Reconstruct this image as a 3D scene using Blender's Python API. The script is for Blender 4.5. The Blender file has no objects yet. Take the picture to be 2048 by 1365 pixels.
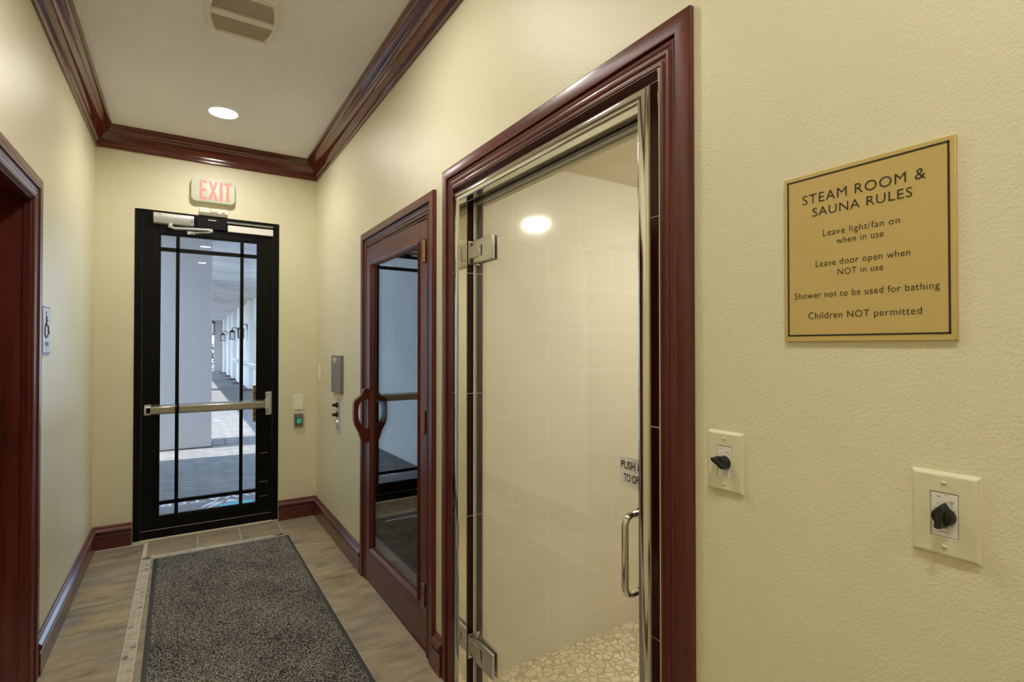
import bpy, bmesh, math, random
from mathutils import Vector, Matrix, Euler

random.seed(7)
S = bpy.context.scene
COL = S.collection

# ------------------------------------------------------------------ camera
CAM = bpy.data.cameras.new('camera')
cam = bpy.data.objects.new('camera', CAM)
COL.objects.link(cam)
CAM.sensor_width = 36.0
CAM.lens = 1042.9 / 2048 * 36.0
CAM.clip_start = 0.02
CAM.clip_end = 300
cam.location = (0, 0, 1.4688)
cam.rotation_euler = (math.radians(90 + 0.6395), 0, math.radians(-32.141))
S.camera = cam

# ------------------------------------------------------------------ world, exposure
W = bpy.data.worlds.new('world')
S.world = W
W.use_nodes = True
bg = W.node_tree.nodes['Background']
bg.inputs[0].default_value = (0.55, 0.73, 1.0, 1)
bg.inputs[1].default_value = 4.6
S.view_settings.view_transform = 'Standard'
S.view_settings.look = 'None'
S.view_settings.exposure = 0.0
S.view_settings.gamma = 1.0
S.view_settings.use_curve_mapping = False
S.cycles.use_denoising = True
S.cycles.max_bounces = 14
S.cycles.diffuse_bounces = 8
S.cycles.glossy_bounces = 6
S.cycles.transparent_max_bounces = 24
S.cycles.sample_clamp_indirect = 6.0
S.cycles.caustics_reflective = False
S.cycles.caustics_refractive = False

SUN = bpy.data.lights.new('sun', 'SUN')
sun = bpy.data.objects.new('sun', SUN)
COL.objects.link(sun)
SUN.energy = 11.0
SUN.angle = math.radians(0.6)
SUN.color = (1.0, 0.95, 0.88)
sun.rotation_euler = Vector((0.50, -0.05, -0.86)).to_track_quat('-Z', 'Y').to_euler()

DOWN_E = 230.0       # glow of the recessed corridor lamps
STEAM_E = 370.0      # glow of the steam room lamp

# ------------------------------------------------------------------ the plan, metres
L, R, E = -0.556, 0.986, 4.804      # left wall, right wall, end wall
ZC = 3.08                           # ceiling
YB = -4.6                           # corridor end behind the camera

# ================================================================== materials
def new_mat(name):
    m = bpy.data.materials.new(name)
    m.use_nodes = True
    nt = m.node_tree
    return m, nt, nt.nodes, nt.links, nt.nodes['Principled BSDF']

def simple(name, col, rough=0.5, metal=0.0, emit=None, es=0.0, spec=0.5, coat=0.0):
    m, nt, n, l, b = new_mat(name)
    b.inputs['Base Color'].default_value = (*col, 1)
    b.inputs['Roughness'].default_value = rough
    b.inputs['Metallic'].default_value = metal
    b.inputs['Specular IOR Level'].default_value = spec
    b.inputs['Coat Weight'].default_value = coat
    if emit:
        b.inputs['Emission Color'].default_value = (*emit, 1)
        b.inputs['Emission Strength'].default_value = es
    return m

def coords(n, l, scale, kind='Object'):
    tc = n.new('ShaderNodeTexCoord')
    mp = n.new('ShaderNodeMapping')
    mp.inputs['Scale'].default_value = scale
    l.new(tc.outputs[kind], mp.inputs['Vector'])
    return mp.outputs['Vector']

def noise(n, l, vec, scale, detail=4, rough=0.55):
    t = n.new('ShaderNodeTexNoise')
    t.inputs['Scale'].default_value = scale
    t.inputs['Detail'].default_value = detail
    t.inputs['Roughness'].default_value = rough
    l.new(vec, t.inputs['Vector'])
    return t.outputs['Fac']

def ramp(n, l, fac, stops):
    r = n.new('ShaderNodeValToRGB')
    e = r.color_ramp.elements
    while len(e) < len(stops):
        e.new(0.5)
    for i, (p, c) in enumerate(stops):
        e[i].position = p
        e[i].color = (*c, 1)
    l.new(fac, r.inputs['Fac'])
    return r.outputs['Color']

def bump(n, l, h, b, strength, dist):
    bp = n.new('ShaderNodeBump')
    bp.inputs['Strength'].default_value = strength
    bp.inputs['Distance'].default_value = dist
    l.new(h, bp.inputs['Height'])
    l.new(bp.outputs['Normal'], b.inputs['Normal'])

def paint(name, col, rough, bscale, bstr, bdist, spec=0.5, var=0.03):
    m, nt, n, l, b = new_mat(name)
    v = coords(n, l, (1, 1, 1))
    big = noise(n, l, v, 1.7, 3)
    c = ramp(n, l, big, [(0.3, tuple(x * (1 - var) for x in col)), (0.7, tuple(x * (1 + var) for x in col))])
    l.new(c, b.inputs['Base Color'])
    b.inputs['Roughness'].default_value = rough
    b.inputs['Specular IOR Level'].default_value = spec
    bump(n, l, noise(n, l, v, bscale, 3, 0.6), b, bstr, bdist)
    return m

def wood(name, axis, dark, light, rough=0.38, coat=0.25, gs=1.0):
    m, nt, n, l, b = new_mat(name)
    sc = [26 * gs, 26 * gs, 26 * gs]
    sc['XYZ'.index(axis)] = 1.3 * gs
    v = coords(n, l, tuple(sc))
    f = noise(n, l, v, 1.0, 6, 0.62)
    c = ramp(n, l, f, [(0.30, dark), (0.72, light)])
    l.new(c, b.inputs['Base Color'])
    b.inputs['Roughness'].default_value = rough
    b.inputs['Coat Weight'].default_value = coat
    b.inputs['Coat Roughness'].default_value = 0.20 if rough > 0.2 else 0.08
    bump(n, l, f, b, 0.10, 0.002)
    return m

M = {}
M['wall'] = paint('cream_wall_paint', (0.78, 0.735, 0.53), 0.36, 190, 0.32, 0.004, 0.45)
M['ceiling'] = paint('ceiling_texture_paint', (0.92, 0.925, 0.985), 0.6, 75, 0.6, 0.010, 0.4)
DK, LT = (0.048, 0.0045, 0.003), (0.165, 0.026, 0.013)
for a in 'XYZ':
    M['wood' + a] = wood('mahogany_grain_' + a.lower(), a, DK, LT)
    M['base' + a] = wood('satin_mahogany_' + a.lower(), a, DK, LT, 0.34, 0.5)
    M['gloss' + a] = wood('varnished_mahogany_' + a.lower(), a, DK, LT, 0.17, 0.6)
M['steel'] = simple('polished_steel', (0.78, 0.76, 0.70), 0.10, 1.0)
M['brushed'] = simple('brushed_steel', (0.62, 0.60, 0.54), 0.28, 1.0)
M['brass'] = simple('aged_brass', (0.42, 0.30, 0.15), 0.32, 1.0)
M['bronze'] = simple('dark_bronze_metal', (0.004, 0.0035, 0.003), 0.34, 0.0, spec=0.16)
M['black'] = simple('black_plastic', (0.008, 0.008, 0.008), 0.28)
M['ivory'] = simple('ivory_plastic', (0.72, 0.70, 0.51), 0.35)
M['white'] = simple('white_plastic', (0.80, 0.78, 0.74), 0.4)
M['offwhite'] = simple('off_white_plastic', (0.66, 0.66, 0.55), 0.4)
M['darkgrey'] = simple('dark_grey_print', (0.03, 0.03, 0.03), 0.5)
M['greyprint'] = simple('grey_print', (0.30, 0.30, 0.32), 0.5)
M['silver'] = simple('silver_paint', (0.62, 0.62, 0.60), 0.35, 0.4)
M['greybox'] = simple('grey_control_box', (0.20, 0.19, 0.175), 0.45)
M['gold'] = simple('gold_sign_plate', (0.60, 0.45, 0.17), 0.38, 0.15)
M['signink'] = simple('dark_sign_ink', (0.022, 0.016, 0.008), 0.5)
M['darktile'] = simple('dark_maroon_tile', (0.022, 0.004, 0.003), 0.10, spec=0.22)
M['grout'] = simple('pale_grout', (0.72, 0.67, 0.52), 0.8)
M['seal'] = simple('clear_seal_strip', (0.66, 0.64, 0.60), 0.25)
M['grille'] = simple('vent_grille_plastic', (0.50, 0.45, 0.36), 0.6)
M['reflector'] = simple('white_lamp_reflector', (0.88, 0.87, 0.84), 0.35)
M['exitface'] = simple('exit_sign_face', (0.62, 0.66, 0.52), 0.4)
M['exitred'] = simple('exit_letters', (0.80, 0.20, 0.18), 0.4, emit=(1.0, 0.20, 0.18), es=0.36)
M['redled'] = simple('red_led', (0.6, 0.05, 0.03), 0.3, emit=(1, 0.1, 0.05), es=2.0)
M['lens'] = simple('lamp_lens', (0.9, 0.9, 0.85), 0.4, emit=(1.0, 0.955, 0.87), es=DOWN_E)
M['steamlens'] = simple('steam_lamp_lens', (0.9, 0.85, 0.7), 0.4, emit=(1.0, 0.95, 0.84), es=STEAM_E)
M['greenbtn'] = simple('green_lit_button', (0.03, 0.35, 0.18), 0.35, emit=(0.05, 0.7, 0.35), es=0.35)
M['pinklamp'] = simple('pink_pilot_lamp', (0.9, 0.5, 0.45), 0.3, emit=(1.0, 0.5, 0.42), es=1.2)
M['rubber'] = simple('grey_rubber', (0.055, 0.062, 0.066), 0.45)
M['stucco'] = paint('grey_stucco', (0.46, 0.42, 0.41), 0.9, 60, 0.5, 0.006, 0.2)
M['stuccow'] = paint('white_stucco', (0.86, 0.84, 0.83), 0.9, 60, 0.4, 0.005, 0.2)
M['extceil'] = paint('porch_ceiling_texture', (0.62, 0.62, 0.64), 0.9, 14, 0.9, 0.03, 0.2, 0.16)
M['iron'] = simple('black_iron', (0.012, 0.012, 0.013), 0.45)
M['lanternglass'] = simple('lantern_glass', (0.75, 0.82, 0.86), 0.15)
M['teal'] = simple('teal_mat_print', (0.10, 0.42, 0.50), 0.9)
M['matprint'] = simple('pale_mat_print', (0.62, 0.62, 0.66), 0.9)
M['outmat'] = paint('grey_mat_pile', (0.24, 0.235, 0.245), 0.95, 500, 0.6, 0.004, 0.1, 0.2)
M['plinth'] = simple('dark_plinth_brick', (0.10, 0.075, 0.075), 0.85)
M['bandbrick'] = simple('grey_band_brick', (0.20, 0.195, 0.21), 0.8)
M['paleivory'] = simple('pale_ivory_plastic', (0.88, 0.88, 0.74), 0.3)
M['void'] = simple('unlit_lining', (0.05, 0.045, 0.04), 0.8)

def glass_mat(name, f0, tint, haze=0.0, hazecol=(0.8, 0.8, 0.8)):
    m = bpy.data.materials.new(name)
    m.use_nodes = True
    nt = m.node_tree
    n, l = nt.nodes, nt.links
    n.clear()
    out = n.new('ShaderNodeOutputMaterial')
    tr = n.new('ShaderNodeBsdfTransparent')
    tr.inputs[0].default_value = (*tint, 1)
    gl = n.new('ShaderNodeBsdfGlossy')
    gl.inputs['Roughness'].default_value = 0.0
    geo = n.new('ShaderNodeNewGeometry')
    dot = n.new('ShaderNodeVectorMath'); dot.operation = 'DOT_PRODUCT'
    l.new(geo.outputs['Normal'], dot.inputs[0]); l.new(geo.outputs['Incoming'], dot.inputs[1])
    ab = n.new('ShaderNodeMath'); ab.operation = 'ABSOLUTE'; l.new(dot.outputs['Value'], ab.inputs[0])
    om = n.new('ShaderNodeMath'); om.operation = 'SUBTRACT'; om.inputs[0].default_value = 1.0; l.new(ab.outputs[0], om.inputs[1])
    pw = n.new('ShaderNodeMath'); pw.operation = 'POWER'; pw.inputs[1].default_value = 5.0; l.new(om.outputs[0], pw.inputs[0])
    ma = n.new('ShaderNodeMath'); ma.operation = 'MULTIPLY_ADD'
    ma.inputs[1].default_value = 1 - f0; ma.inputs[2].default_value = f0
    l.new(pw.outputs[0], ma.inputs[0])
    mx = n.new('ShaderNodeMixShader')
    l.new(ma.outputs[0], mx.inputs[0]); l.new(tr.outputs[0], mx.inputs[1]); l.new(gl.outputs[0], mx.inputs[2])
    last = mx.outputs[0]
    if haze > 0:
        df = n.new('ShaderNodeBsdfDiffuse')
        df.inputs[0].default_value = (*hazecol, 1)
        m2 = n.new('ShaderNodeMixShader')
        m2.inputs[0].default_value = haze
        l.new(last, m2.inputs[1]); l.new(df.outputs[0], m2.inputs[2])
        last = m2.outputs[0]
    l.new(last, out.inputs[0])
    return m

M['glass'] = glass_mat('clear_door_glass', 0.042, (0.96, 0.98, 0.97))
M['steamglass'] = glass_mat('steam_door_glass', 0.042, (0.95, 0.97, 0.94), 0.03)
M['saunaglass'] = glass_mat('sauna_door_glass', 0.09, (0.86, 0.86, 0.84))

def tile_floor():
    m, nt, n, l, b = new_mat('slate_look_floor_tile')
    at = n.new('ShaderNodeAttribute'); at.attribute_name = 'tone'
    v = coords(n, l, (1, 1, 1))
    off = n.new('ShaderNodeVectorMath'); off.operation = 'ADD'
    sc = n.new('ShaderNodeVectorMath'); sc.operation = 'SCALE'; sc.inputs['Scale'].default_value = 9.0
    l.new(at.outputs['Color'], sc.inputs[0])
    l.new(v, off.inputs[0]); l.new(sc.outputs[0], off.inputs[1])
    mp = n.new('ShaderNodeMapping'); mp.inputs['Scale'].default_value = (4.0, 11.0, 4.0)
    mp.inputs['Rotation'].default_value = (0, 0, 0.25)
    l.new(off.outputs[0], mp.inputs['Vector'])
    f = noise(n, l, mp.outputs['Vector'], 1.3, 8, 0.66)
    c1 = ramp(n, l, f, [(0.28, (0.20, 0.165, 0.135)), (0.45, (0.36, 0.305, 0.235)), (0.60, (0.46, 0.395, 0.30)), (0.76, (0.54, 0.44, 0.30))])
    g = noise(n, l, off.outputs[0], 2.2, 3)
    c2 = ramp(n, l, g, [(0.35, (0.80, 0.82, 0.87)), (0.65, (1.07, 1.02, 0.84))])
    mul = n.new('ShaderNodeMixRGB'); mul.blend_type = 'MULTIPLY'; mul.inputs[0].default_value = 1.0
    l.new(c1, mul.inputs[1]); l.new(c2, mul.inputs[2])
    l.new(mul.outputs[0], b.inputs['Base Color'])
    b.inputs['Roughness'].default_value = 0.36
    bump(n, l, f, b, 0.35, 0.004)
    return m
M['tile'] = tile_floor()

def mosaic():
    m, nt, n, l, b = new_mat('tumbled_stone_mosaic')
    at = n.new('ShaderNodeAttribute'); at.attribute_name = 'tone'
    c = ramp(n, l, at.outputs['Fac'], [(0.0, (0.22, 0.21, 0.19)), (0.15, (0.48, 0.42, 0.31)), (0.6, (0.62, 0.58, 0.48)), (1.0, (0.74, 0.72, 0.64))])
    l.new(c, b.inputs['Base Color'])
    b.inputs['Roughness'].default_value = 0.5
    return m
M['mosaic'] = mosaic()
M['floorgrout'] = simple('floor_grout', (0.70, 0.65, 0.53), 0.8)

def pile():
    m, nt, n, l, b = new_mat('charcoal_mat_pile')
    v = coords(n, l, (1, 1, 1))
    f = noise(n, l, v, 150, 2, 0.7)
    f2 = noise(n, l, v, 3.2, 3, 0.6)
    ad = n.new('ShaderNodeMath'); ad.operation = 'MULTIPLY_ADD'; ad.inputs[1].default_value = 0.16
    l.new(f2, ad.inputs[0]); l.new(f, ad.inputs[2])
    c = ramp(n, l, ad.outputs[0], [(0.46, (0.004, 0.004, 0.0045)), (0.56, (0.075, 0.073, 0.069)), (0.66, (0.40, 0.375, 0.32))])
    l.new(c, b.inputs['Base Color'])
    b.inputs['Roughness'].default_value = 0.95
    b.inputs['Specular IOR Level'].default_value = 0.15
    bump(n, l, f, b, 0.9, 0.006)
    return m
M['pile'] = pile()

def pebbles():
    m, nt, n, l, b = new_mat('cream_pebble_mosaic')
    v = coords(n, l, (1, 1, 1))
    wob = n.new('ShaderNodeTexNoise'); wob.inputs['Scale'].default_value = 14
    l.new(v, wob.inputs['Vector'])
    mixv = n.new('ShaderNodeMixRGB'); mixv.inputs[0].default_value = 0.025
    l.new(v, mixv.inputs[1]); l.new(wob.outputs['Color'], mixv.inputs[2])
    vo = n.new('ShaderNodeTexVoronoi'); vo.feature = 'DISTANCE_TO_EDGE'; vo.inputs['Scale'].default_value = 28
    vc = n.new('ShaderNodeTexVoronoi'); vc.inputs['Scale'].default_value = 28
    l.new(mixv.outputs[0], vo.inputs['Vector']); l.new(mixv.outputs[0], vc.inputs['Vector'])
    sp = n.new('ShaderNodeSeparateColor'); l.new(vc.outputs['Color'], sp.inputs[0])
    st = ramp(n, l, sp.outputs[0], [(0.0, (0.60, 0.50, 0.34)), (0.6, (0.74, 0.65, 0.47)), (1.0, (0.80, 0.74, 0.58))])
    k = ramp(n, l, vo.outputs['Distance'], [(0.03, (0, 0, 0)), (0.085, (1, 1, 1))])
    mx = n.new('ShaderNodeMixRGB'); l.new(k, mx.inputs[0])
    mx.inputs[1].default_value = (0.46, 0.36, 0.22, 1); l.new(st, mx.inputs[2])
    l.new(mx.outputs[0], b.inputs['Base Color'])
    b.inputs['Roughness'].default_value = 0.35
    bump(n, l, k, b, 0.5, 0.004)
    return m
M['pebble'] = pebbles()

def brickmat(name, axes, c1, c2, mortar, bw, bh, ms, rough, rot=0.0, bstr=0.2, off=(0, 0, 0), nv=0.14):
    m, nt, n, l, b = new_mat(name)
    tc = n.new('ShaderNodeTexCoord')
    sep = n.new('ShaderNodeSeparateXYZ'); l.new(tc.outputs['Object'], sep.inputs[0])
    cmb = n.new('ShaderNodeCombineXYZ')
    l.new(sep.outputs[axes[0]], cmb.inputs[0]); l.new(sep.outputs[axes[1]], cmb.inputs[1])
    mp = n.new('ShaderNodeMapping')
    mp.inputs['Location'].default_value = off
    mp.inputs['Rotation'].default_value = (0, 0, rot)
    l.new(cmb.outputs[0], mp.inputs['Vector'])
    br = n.new('ShaderNodeTexBrick')
    br.inputs['Color1'].default_value = (*c1, 1); br.inputs['Color2'].default_value = (*c2, 1)
    br.inputs['Mortar'].default_value = (*mortar, 1)
    br.inputs['Scale'].default_value = 1.0
    br.inputs['Mortar Size'].default_value = ms
    br.inputs['Mortar Smooth'].default_value = 0.2
    br.inputs['Brick Width'].default_value = bw
    br.inputs['Row Height'].default_value = bh
    l.new(mp.outputs['Vector'], br.inputs['Vector'])
    nz = noise(n, l, mp.outputs['Vector'], 6, 5)
    mul = n.new('ShaderNodeMixRGB'); mul.blend_type = 'MULTIPLY'; mul.inputs[0].default_value = 1.0
    l.new(br.outputs['Color'], mul.inputs[1])
    l.new(ramp(n, l, nz, [(0.3, (1 - nv,) * 3), (0.7, (1 + nv * 0.6,) * 3)]), mul.inputs[2])
    l.new(mul.outputs[0], b.inputs['Base Color'])
    b.inputs['Roughness'].default_value = rough
    bump(n, l, br.outputs['Fac'], b, -bstr, 0.004)
    return m
M['steamtile'] = brickmat('beige_steam_wall_tile', 'XZ', (0.68, 0.635, 0.545), (0.695, 0.65, 0.56), (0.735, 0.70, 0.625), 0.41, 0.2045, 0.003, 0.11, off=(0.155, 0.078, 0), bstr=0.15, nv=0.03)
M['steamtiley'] = brickmat('beige_steam_side_tile', 'YZ', (0.68, 0.635, 0.545), (0.695, 0.65, 0.56), (0.735, 0.70, 0.625), 0.41, 0.2045, 0.003, 0.2, off=(0.1, 0.078, 0), bstr=0.15, nv=0.03)
M['steamplaster'] = simple('steam_ceiling_plaster', (0.70, 0.63, 0.50), 0.6)
M['paver'] = brickmat('grey_clay_pavers', 'XY', (0.15, 0.15, 0.155), (0.20, 0.195, 0.195), (0.08, 0.08, 0.085), 0.21, 0.105, 0.006, 0.8, rot=0.785, bstr=0.6)
M['cedar'] = brickmat('cedar_boards', 'ZY', (0.22, 0.115, 0.05), (0.27, 0.145, 0.065), (0.03, 0.015, 0.008), 3.0, 0.09, 0.004, 0.6)
M['cedarx'] = brickmat('cedar_end_boards', 'ZX', (0.22, 0.115, 0.05), (0.27, 0.145, 0.065), (0.03, 0.015, 0.008), 3.0, 0.09, 0.004, 0.6)

def foliage():
    m, nt, n, l, b = new_mat('hedge_leaves')
    at = n.new('ShaderNodeAttribute'); at.attribute_name = 'tone'
    c = ramp(n, l, at.outputs['Fac'], [(0.0, (0.03, 0.10, 0.02)), (0.5, (0.09, 0.25, 0.05)), (1.0, (0.26, 0.46, 0.12))])
    l.new(c, b.inputs['Base Color'])
    b.inputs['Roughness'].default_value = 0.6
    return m
M['leaf'] = foliage()

# ================================================================== mesh builder
class MB:
    def __init__(self):
        self.v, self.f, self.m, self.t = [], [], [], []
    def face(self, pts, mi=0, tone=0.5):
        i = len(self.v)
        self.v += [tuple(p) for p in pts]
        self.f.append(tuple(range(i, i + len(pts)))); self.m.append(mi); self.t.append(tone)
    def box(self, x0, x1, y0, y1, z0, z1, mi=0, tone=0.5):
        if x0 > x1: x0, x1 = x1, x0
        if y0 > y1: y0, y1 = y1, y0
        if z0 > z1: z0, z1 = z1, z0
        i = len(self.v)
        self.v += [(x0, y0, z0), (x1, y0, z0), (x1, y1, z0), (x0, y1, z0), (x0, y0, z1), (x1, y0, z1), (x1, y1, z1), (x0, y1, z1)]
        for q in ((0, 3, 2, 1), (4, 5, 6, 7), (0, 1, 5, 4), (1, 2, 6, 5), (2, 3, 7, 6), (3, 0, 4, 7)):
            self.f.append(tuple(i + k for k in q)); self.m.append(mi); self.t.append(tone)
    def prism(self, pts, vec, mi=0):
        """closed polygon (3D points) pushed along vec"""
        vec = Vector(vec); i = len(self.v); k = len(pts)
        self.v += [tuple(p) for p in pts] + [tuple(Vector(p) + vec) for p in pts]
        fs = [tuple(i + j for j in range(k)), tuple(i + k + j for j in reversed(range(k)))]
        fs += [(i + j, i + k + j, i + k + (j + 1) % k, i + (j + 1) % k) for j in range(k)]
        for q in fs:
            self.f.append(q); self.m.append(mi); self.t.append(0.5)
    def grid(self, rows, mi=0, closed_u=False, mis=None):
        """rows: list of equal-length point lists"""
        i = len(self.v); nc = len(rows[0])
        for r in rows: self.v += [tuple(p) for p in r]
        for a in range(len(rows) - 1):
            for b in range(nc if closed_u else nc - 1):
                b2 = (b + 1) % nc
                self.f.append((i + a * nc + b, i + a * nc + b2, i + (a + 1) * nc + b2, i + (a + 1) * nc + b))
                self.m.append(mis[b] if mis else mi); self.t.append(0.5)
    def tube(self, path, r, seg=14, mi=0, caps=True):
        path = [Vector(p) for p in path]; rows = []
        up = None
        for k, p in enumerate(path):
            d = (path[min(k + 1, len(path) - 1)] - path[max(k - 1, 0)]).normalized()
            if up is None:
                up = d.orthogonal().normalized()
            else:
                up = (up - d * up.dot(d)).normalized()
            s = d.cross(up)
            rr = r[k] if isinstance(r, (list, tuple)) else r
            rows.append([p + (up * math.cos(a) + s * math.sin(a)) * rr for a in [2 * math.pi * j / seg for j in range(seg)]])
        self.grid(rows, mi, True)
        if caps:
            self.face(rows[0], mi); self.face(list(reversed(rows[-1])), mi)
    def lathe_open(self, prof, origin, axis, seg=32, mi=0):
        o = Vector(origin); a = Vector(axis).normalized(); u = a.orthogonal().normalized(); w = a.cross(u)
        self.grid([[o + a * h + (u * math.cos(t) + w * math.sin(t)) * r for t in [2 * math.pi * j / seg for j in range(seg)]] for r, h in prof], mi, True)
    def lathe(self, prof, origin, axis, seg=32, mi=0):
        """prof: (radius, height along axis)"""
        o = Vector(origin); a = Vector(axis).normalized(); u = a.orthogonal().normalized(); w = a.cross(u)
        rows = [[o + a * h + (u * math.cos(t) + w * math.sin(t)) * r for t in [2 * math.pi * j / seg for j in range(seg)]] for r, h in prof]
        self.grid(rows, mi, True)
        for r in (rows[0], rows[-1]):
            self.face(r, mi)

def link(name, M_, mats, parent=None, bevel=0.0, seg=2, smooth=True, ang=32):
    me = bpy.data.meshes.new(name)
    off = parent_world(parent) if parent else Matrix.Identity(4)
    inv = off.inverted()
    me.from_pydata([tuple(inv @ Vector(p)) for p in M_.v], [], M_.f)
    for m in (mats if isinstance(mats, (list, tuple)) else [mats]):
        me.materials.append(m)
    me.polygons.foreach_set('material_index', M_.m)
    ca = me.attributes.new('tone', 'FLOAT_COLOR', 'CORNER')
    cols = []
    for p in me.polygons:
        t = M_.t[p.index]
        for _ in p.loop_indices:
            cols += [t, (t * 7.31) % 1, (t * 13.7) % 1, 1]
    ca.data.foreach_set('color', cols)
    b = bmesh.new(); b.from_mesh(me)
    bmesh.ops.remove_doubles(b, verts=b.verts, dist=1e-5)
    bmesh.ops.recalc_face_normals(b, faces=b.faces)
    b.to_mesh(me); b.free()
    if smooth:
        for p in me.polygons: p.use_smooth = True
        me.set_sharp_from_angle(angle=math.radians(ang))
    o = bpy.data.objects.new(name, me)
    COL.objects.link(o)
    if parent: o.parent = parent
    if bevel:
        md = o.modifiers.new('bevel', 'BEVEL')
        md.width = bevel; md.segments = seg; md.limit_method = 'ANGLE'; md.angle_limit = math.radians(40)
    return o

def parent_world(p):
    m = p.matrix_basis.copy()
    q = p.parent
    while q:
        m = q.matrix_basis @ m
        q = q.parent
    return m

def tag(o, label, cat, group=None, kind=None):
    if label: o['label'] = label
    if cat: o['category'] = cat
    if group: o['group'] = group
    if kind: o['kind'] = kind
    return o

def empty(name, loc, rot=(0, 0, 0)):
    o = bpy.data.objects.new(name, None)
    COL.objects.link(o)
    o.location = loc; o.rotation_euler = rot
    o.empty_display_size = 0.05
    return o

def thing(name, label, cat, loc, rot=(0, 0, 0), group=None):
    return tag(empty(name, loc, rot), label, cat, group)

def struct(name, M_, mats, label=None, cat=None, bevel=0.0, **k):
    o = link(name, M_, mats, bevel=bevel, **k)
    return tag(o, label, cat, kind='structure')

def struct_root(name, loc, label=None, cat=None, rot=(0, 0, 0)):
    return tag(empty(name, loc, rot), label, cat, kind='structure')

def text(name, body, parent, mat, origin, xdir, ydir, width=None, height=None, align='LEFT', depth=0.0006, spacing=1.0, bold=0.0):
    """flat lettering; origin is the baseline start (or centre); scaled to width and cap height"""
    cu = bpy.data.curves.new(name, 'FONT')
    cu.body = body; cu.size = 1.0; cu.extrude = 0.0; cu.space_character = spacing
    cu.offset = bold
    cu.resolution_u = 3
    tmp = bpy.data.objects.new(name + '_tmp', cu)
    COL.objects.link(tmp)
    dg = bpy.context.evaluated_depsgraph_get()
    me = bpy.data.meshes.new_from_object(tmp.evaluated_get(dg))
    bpy.data.objects.remove(tmp)
    bpy.data.curves.remove(cu)
    xs = [v.co.x for v in me.vertices]; ys = [v.co.y for v in me.vertices]
    x0, x1 = min(xs), max(xs)
    cap = 0.69
    sx = width / (x1 - x0) if width else None
    sy = height / cap if height else None
    if sx is None: sx = sy
    if sy is None: sy = sx
    X, Y = Vector(xdir).normalized(), Vector(ydir).normalized()
    N = X.cross(Y)
    o0 = Vector(origin)
    sh = {'LEFT': 0.0, 'CENTER': -(x1 - x0) * sx / 2, 'RIGHT': -(x1 - x0) * sx}[align]
    inv = parent_world(parent).inverted()
    for v in me.vertices:
        p = o0 + X * ((v.co.x - x0) * sx + sh) + Y * (v.co.y * sy) + N * (v.co.z + depth)
        v.co = inv @ p
    me.materials.clear(); me.materials.append(mat)
    o = bpy.data.objects.new(name, me)
    COL.objects.link(o)
    o.parent = parent
    return o

def rounded(w, h, r, n=5):
    """rounded rectangle outline centred on 0"""
    out = []
    for cx, cy, a0 in ((w / 2 - r, h / 2 - r, 0), (-w / 2 + r, h / 2 - r, 90), (-w / 2 + r, -h / 2 + r, 180), (w / 2 - r, -h / 2 + r, 270)):
        for k in range(n + 1):
            a = math.radians(a0 + 90 * k / n)
            out.append((cx + r * math.cos(a), cy + r * math.sin(a)))
    return out

# casing: a profile (u outward from the opening, v off the wall) mitred up, across and down
def casing_mesh(y0, y1, z1, x, nx, prof, mi=(0, 1), z0=0.0):
    mb = MB()
    rows = []
    for u, v in prof + [prof[0]]:
        X = x + nx * v
        rows.append([(X, y1 + u, z0), (X, y1 + u, z1 + u), (X, y0 - u, z1 + u), (X, y0 - u, z0)])
    mb.grid(rows, mis=[mi[0], mi[1], mi[0]])
    return mb

# strip swept from a to b by functions of (d, z)
def run_mesh(prof, fa, fb):
    mb = MB()
    a = [fa(d, z) for d, z in prof]; b = [fb(d, z) for d, z in prof]
    mb.grid([a, b], closed_u=True)
    mb.face(a); mb.face(list(reversed(b)))
    return mb

# ================================================================== the shell
SY0, SY1, SZ = 0.952, 1.972, 2.085          # steam door opening in the right wall
UY0, UY1, UZ = 2.325, 3.300, 2.098          # sauna door opening in the right wall
DX0, DX1, DZ = -0.319, 0.677, 2.510         # exit door opening in the end wall
LY0, LY1, LZ = 1.99, 3.000, 2.114            # doorway in the left wall
WT = 0.115                                   # right wall thickness
LT_ = 0.34                                   # depth of the left doorway
SW = 2.035                                   # steam room far wall

mb = MB()
X0, X1 = R, R + WT
for a, b, z0, z1 in ((YB, SY0 - 0.005, 0, ZC), (SY0 - 0.005, SY1 + 0.005, SZ + 0.005, ZC), (SY1 + 0.005, UY0, 0, ZC), (UY0, UY1, UZ, ZC), (UY1, E + 0.12, 0, ZC)):
    mb.box(X0, X1, a, b, z0, z1)
struct('wall_right', mb, M['wall'])

mb = MB()
for a, b, z0, z1 in ((YB, LY0, 0, ZC), (LY0, LY1, LZ, ZC), (LY1, E + 0.12, 0, ZC)):
    mb.box(L - LT_, L, a, b, z0, z1)
struct('wall_left', mb, M['wall'])

mb = MB()
for a, b, z0, z1 in ((L, DX0, 0, ZC), (DX0, DX1, DZ, ZC), (DX1, R, 0, ZC)):
    mb.box(a, b, E, E + 0.12, z0, z1)
struct('wall_back', mb, M['wall'])

mb = MB(); mb.box(L - LT_, R + WT, YB - 0.12, YB, 0, ZC)
struct('wall_front', mb, M['wall'])

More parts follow.
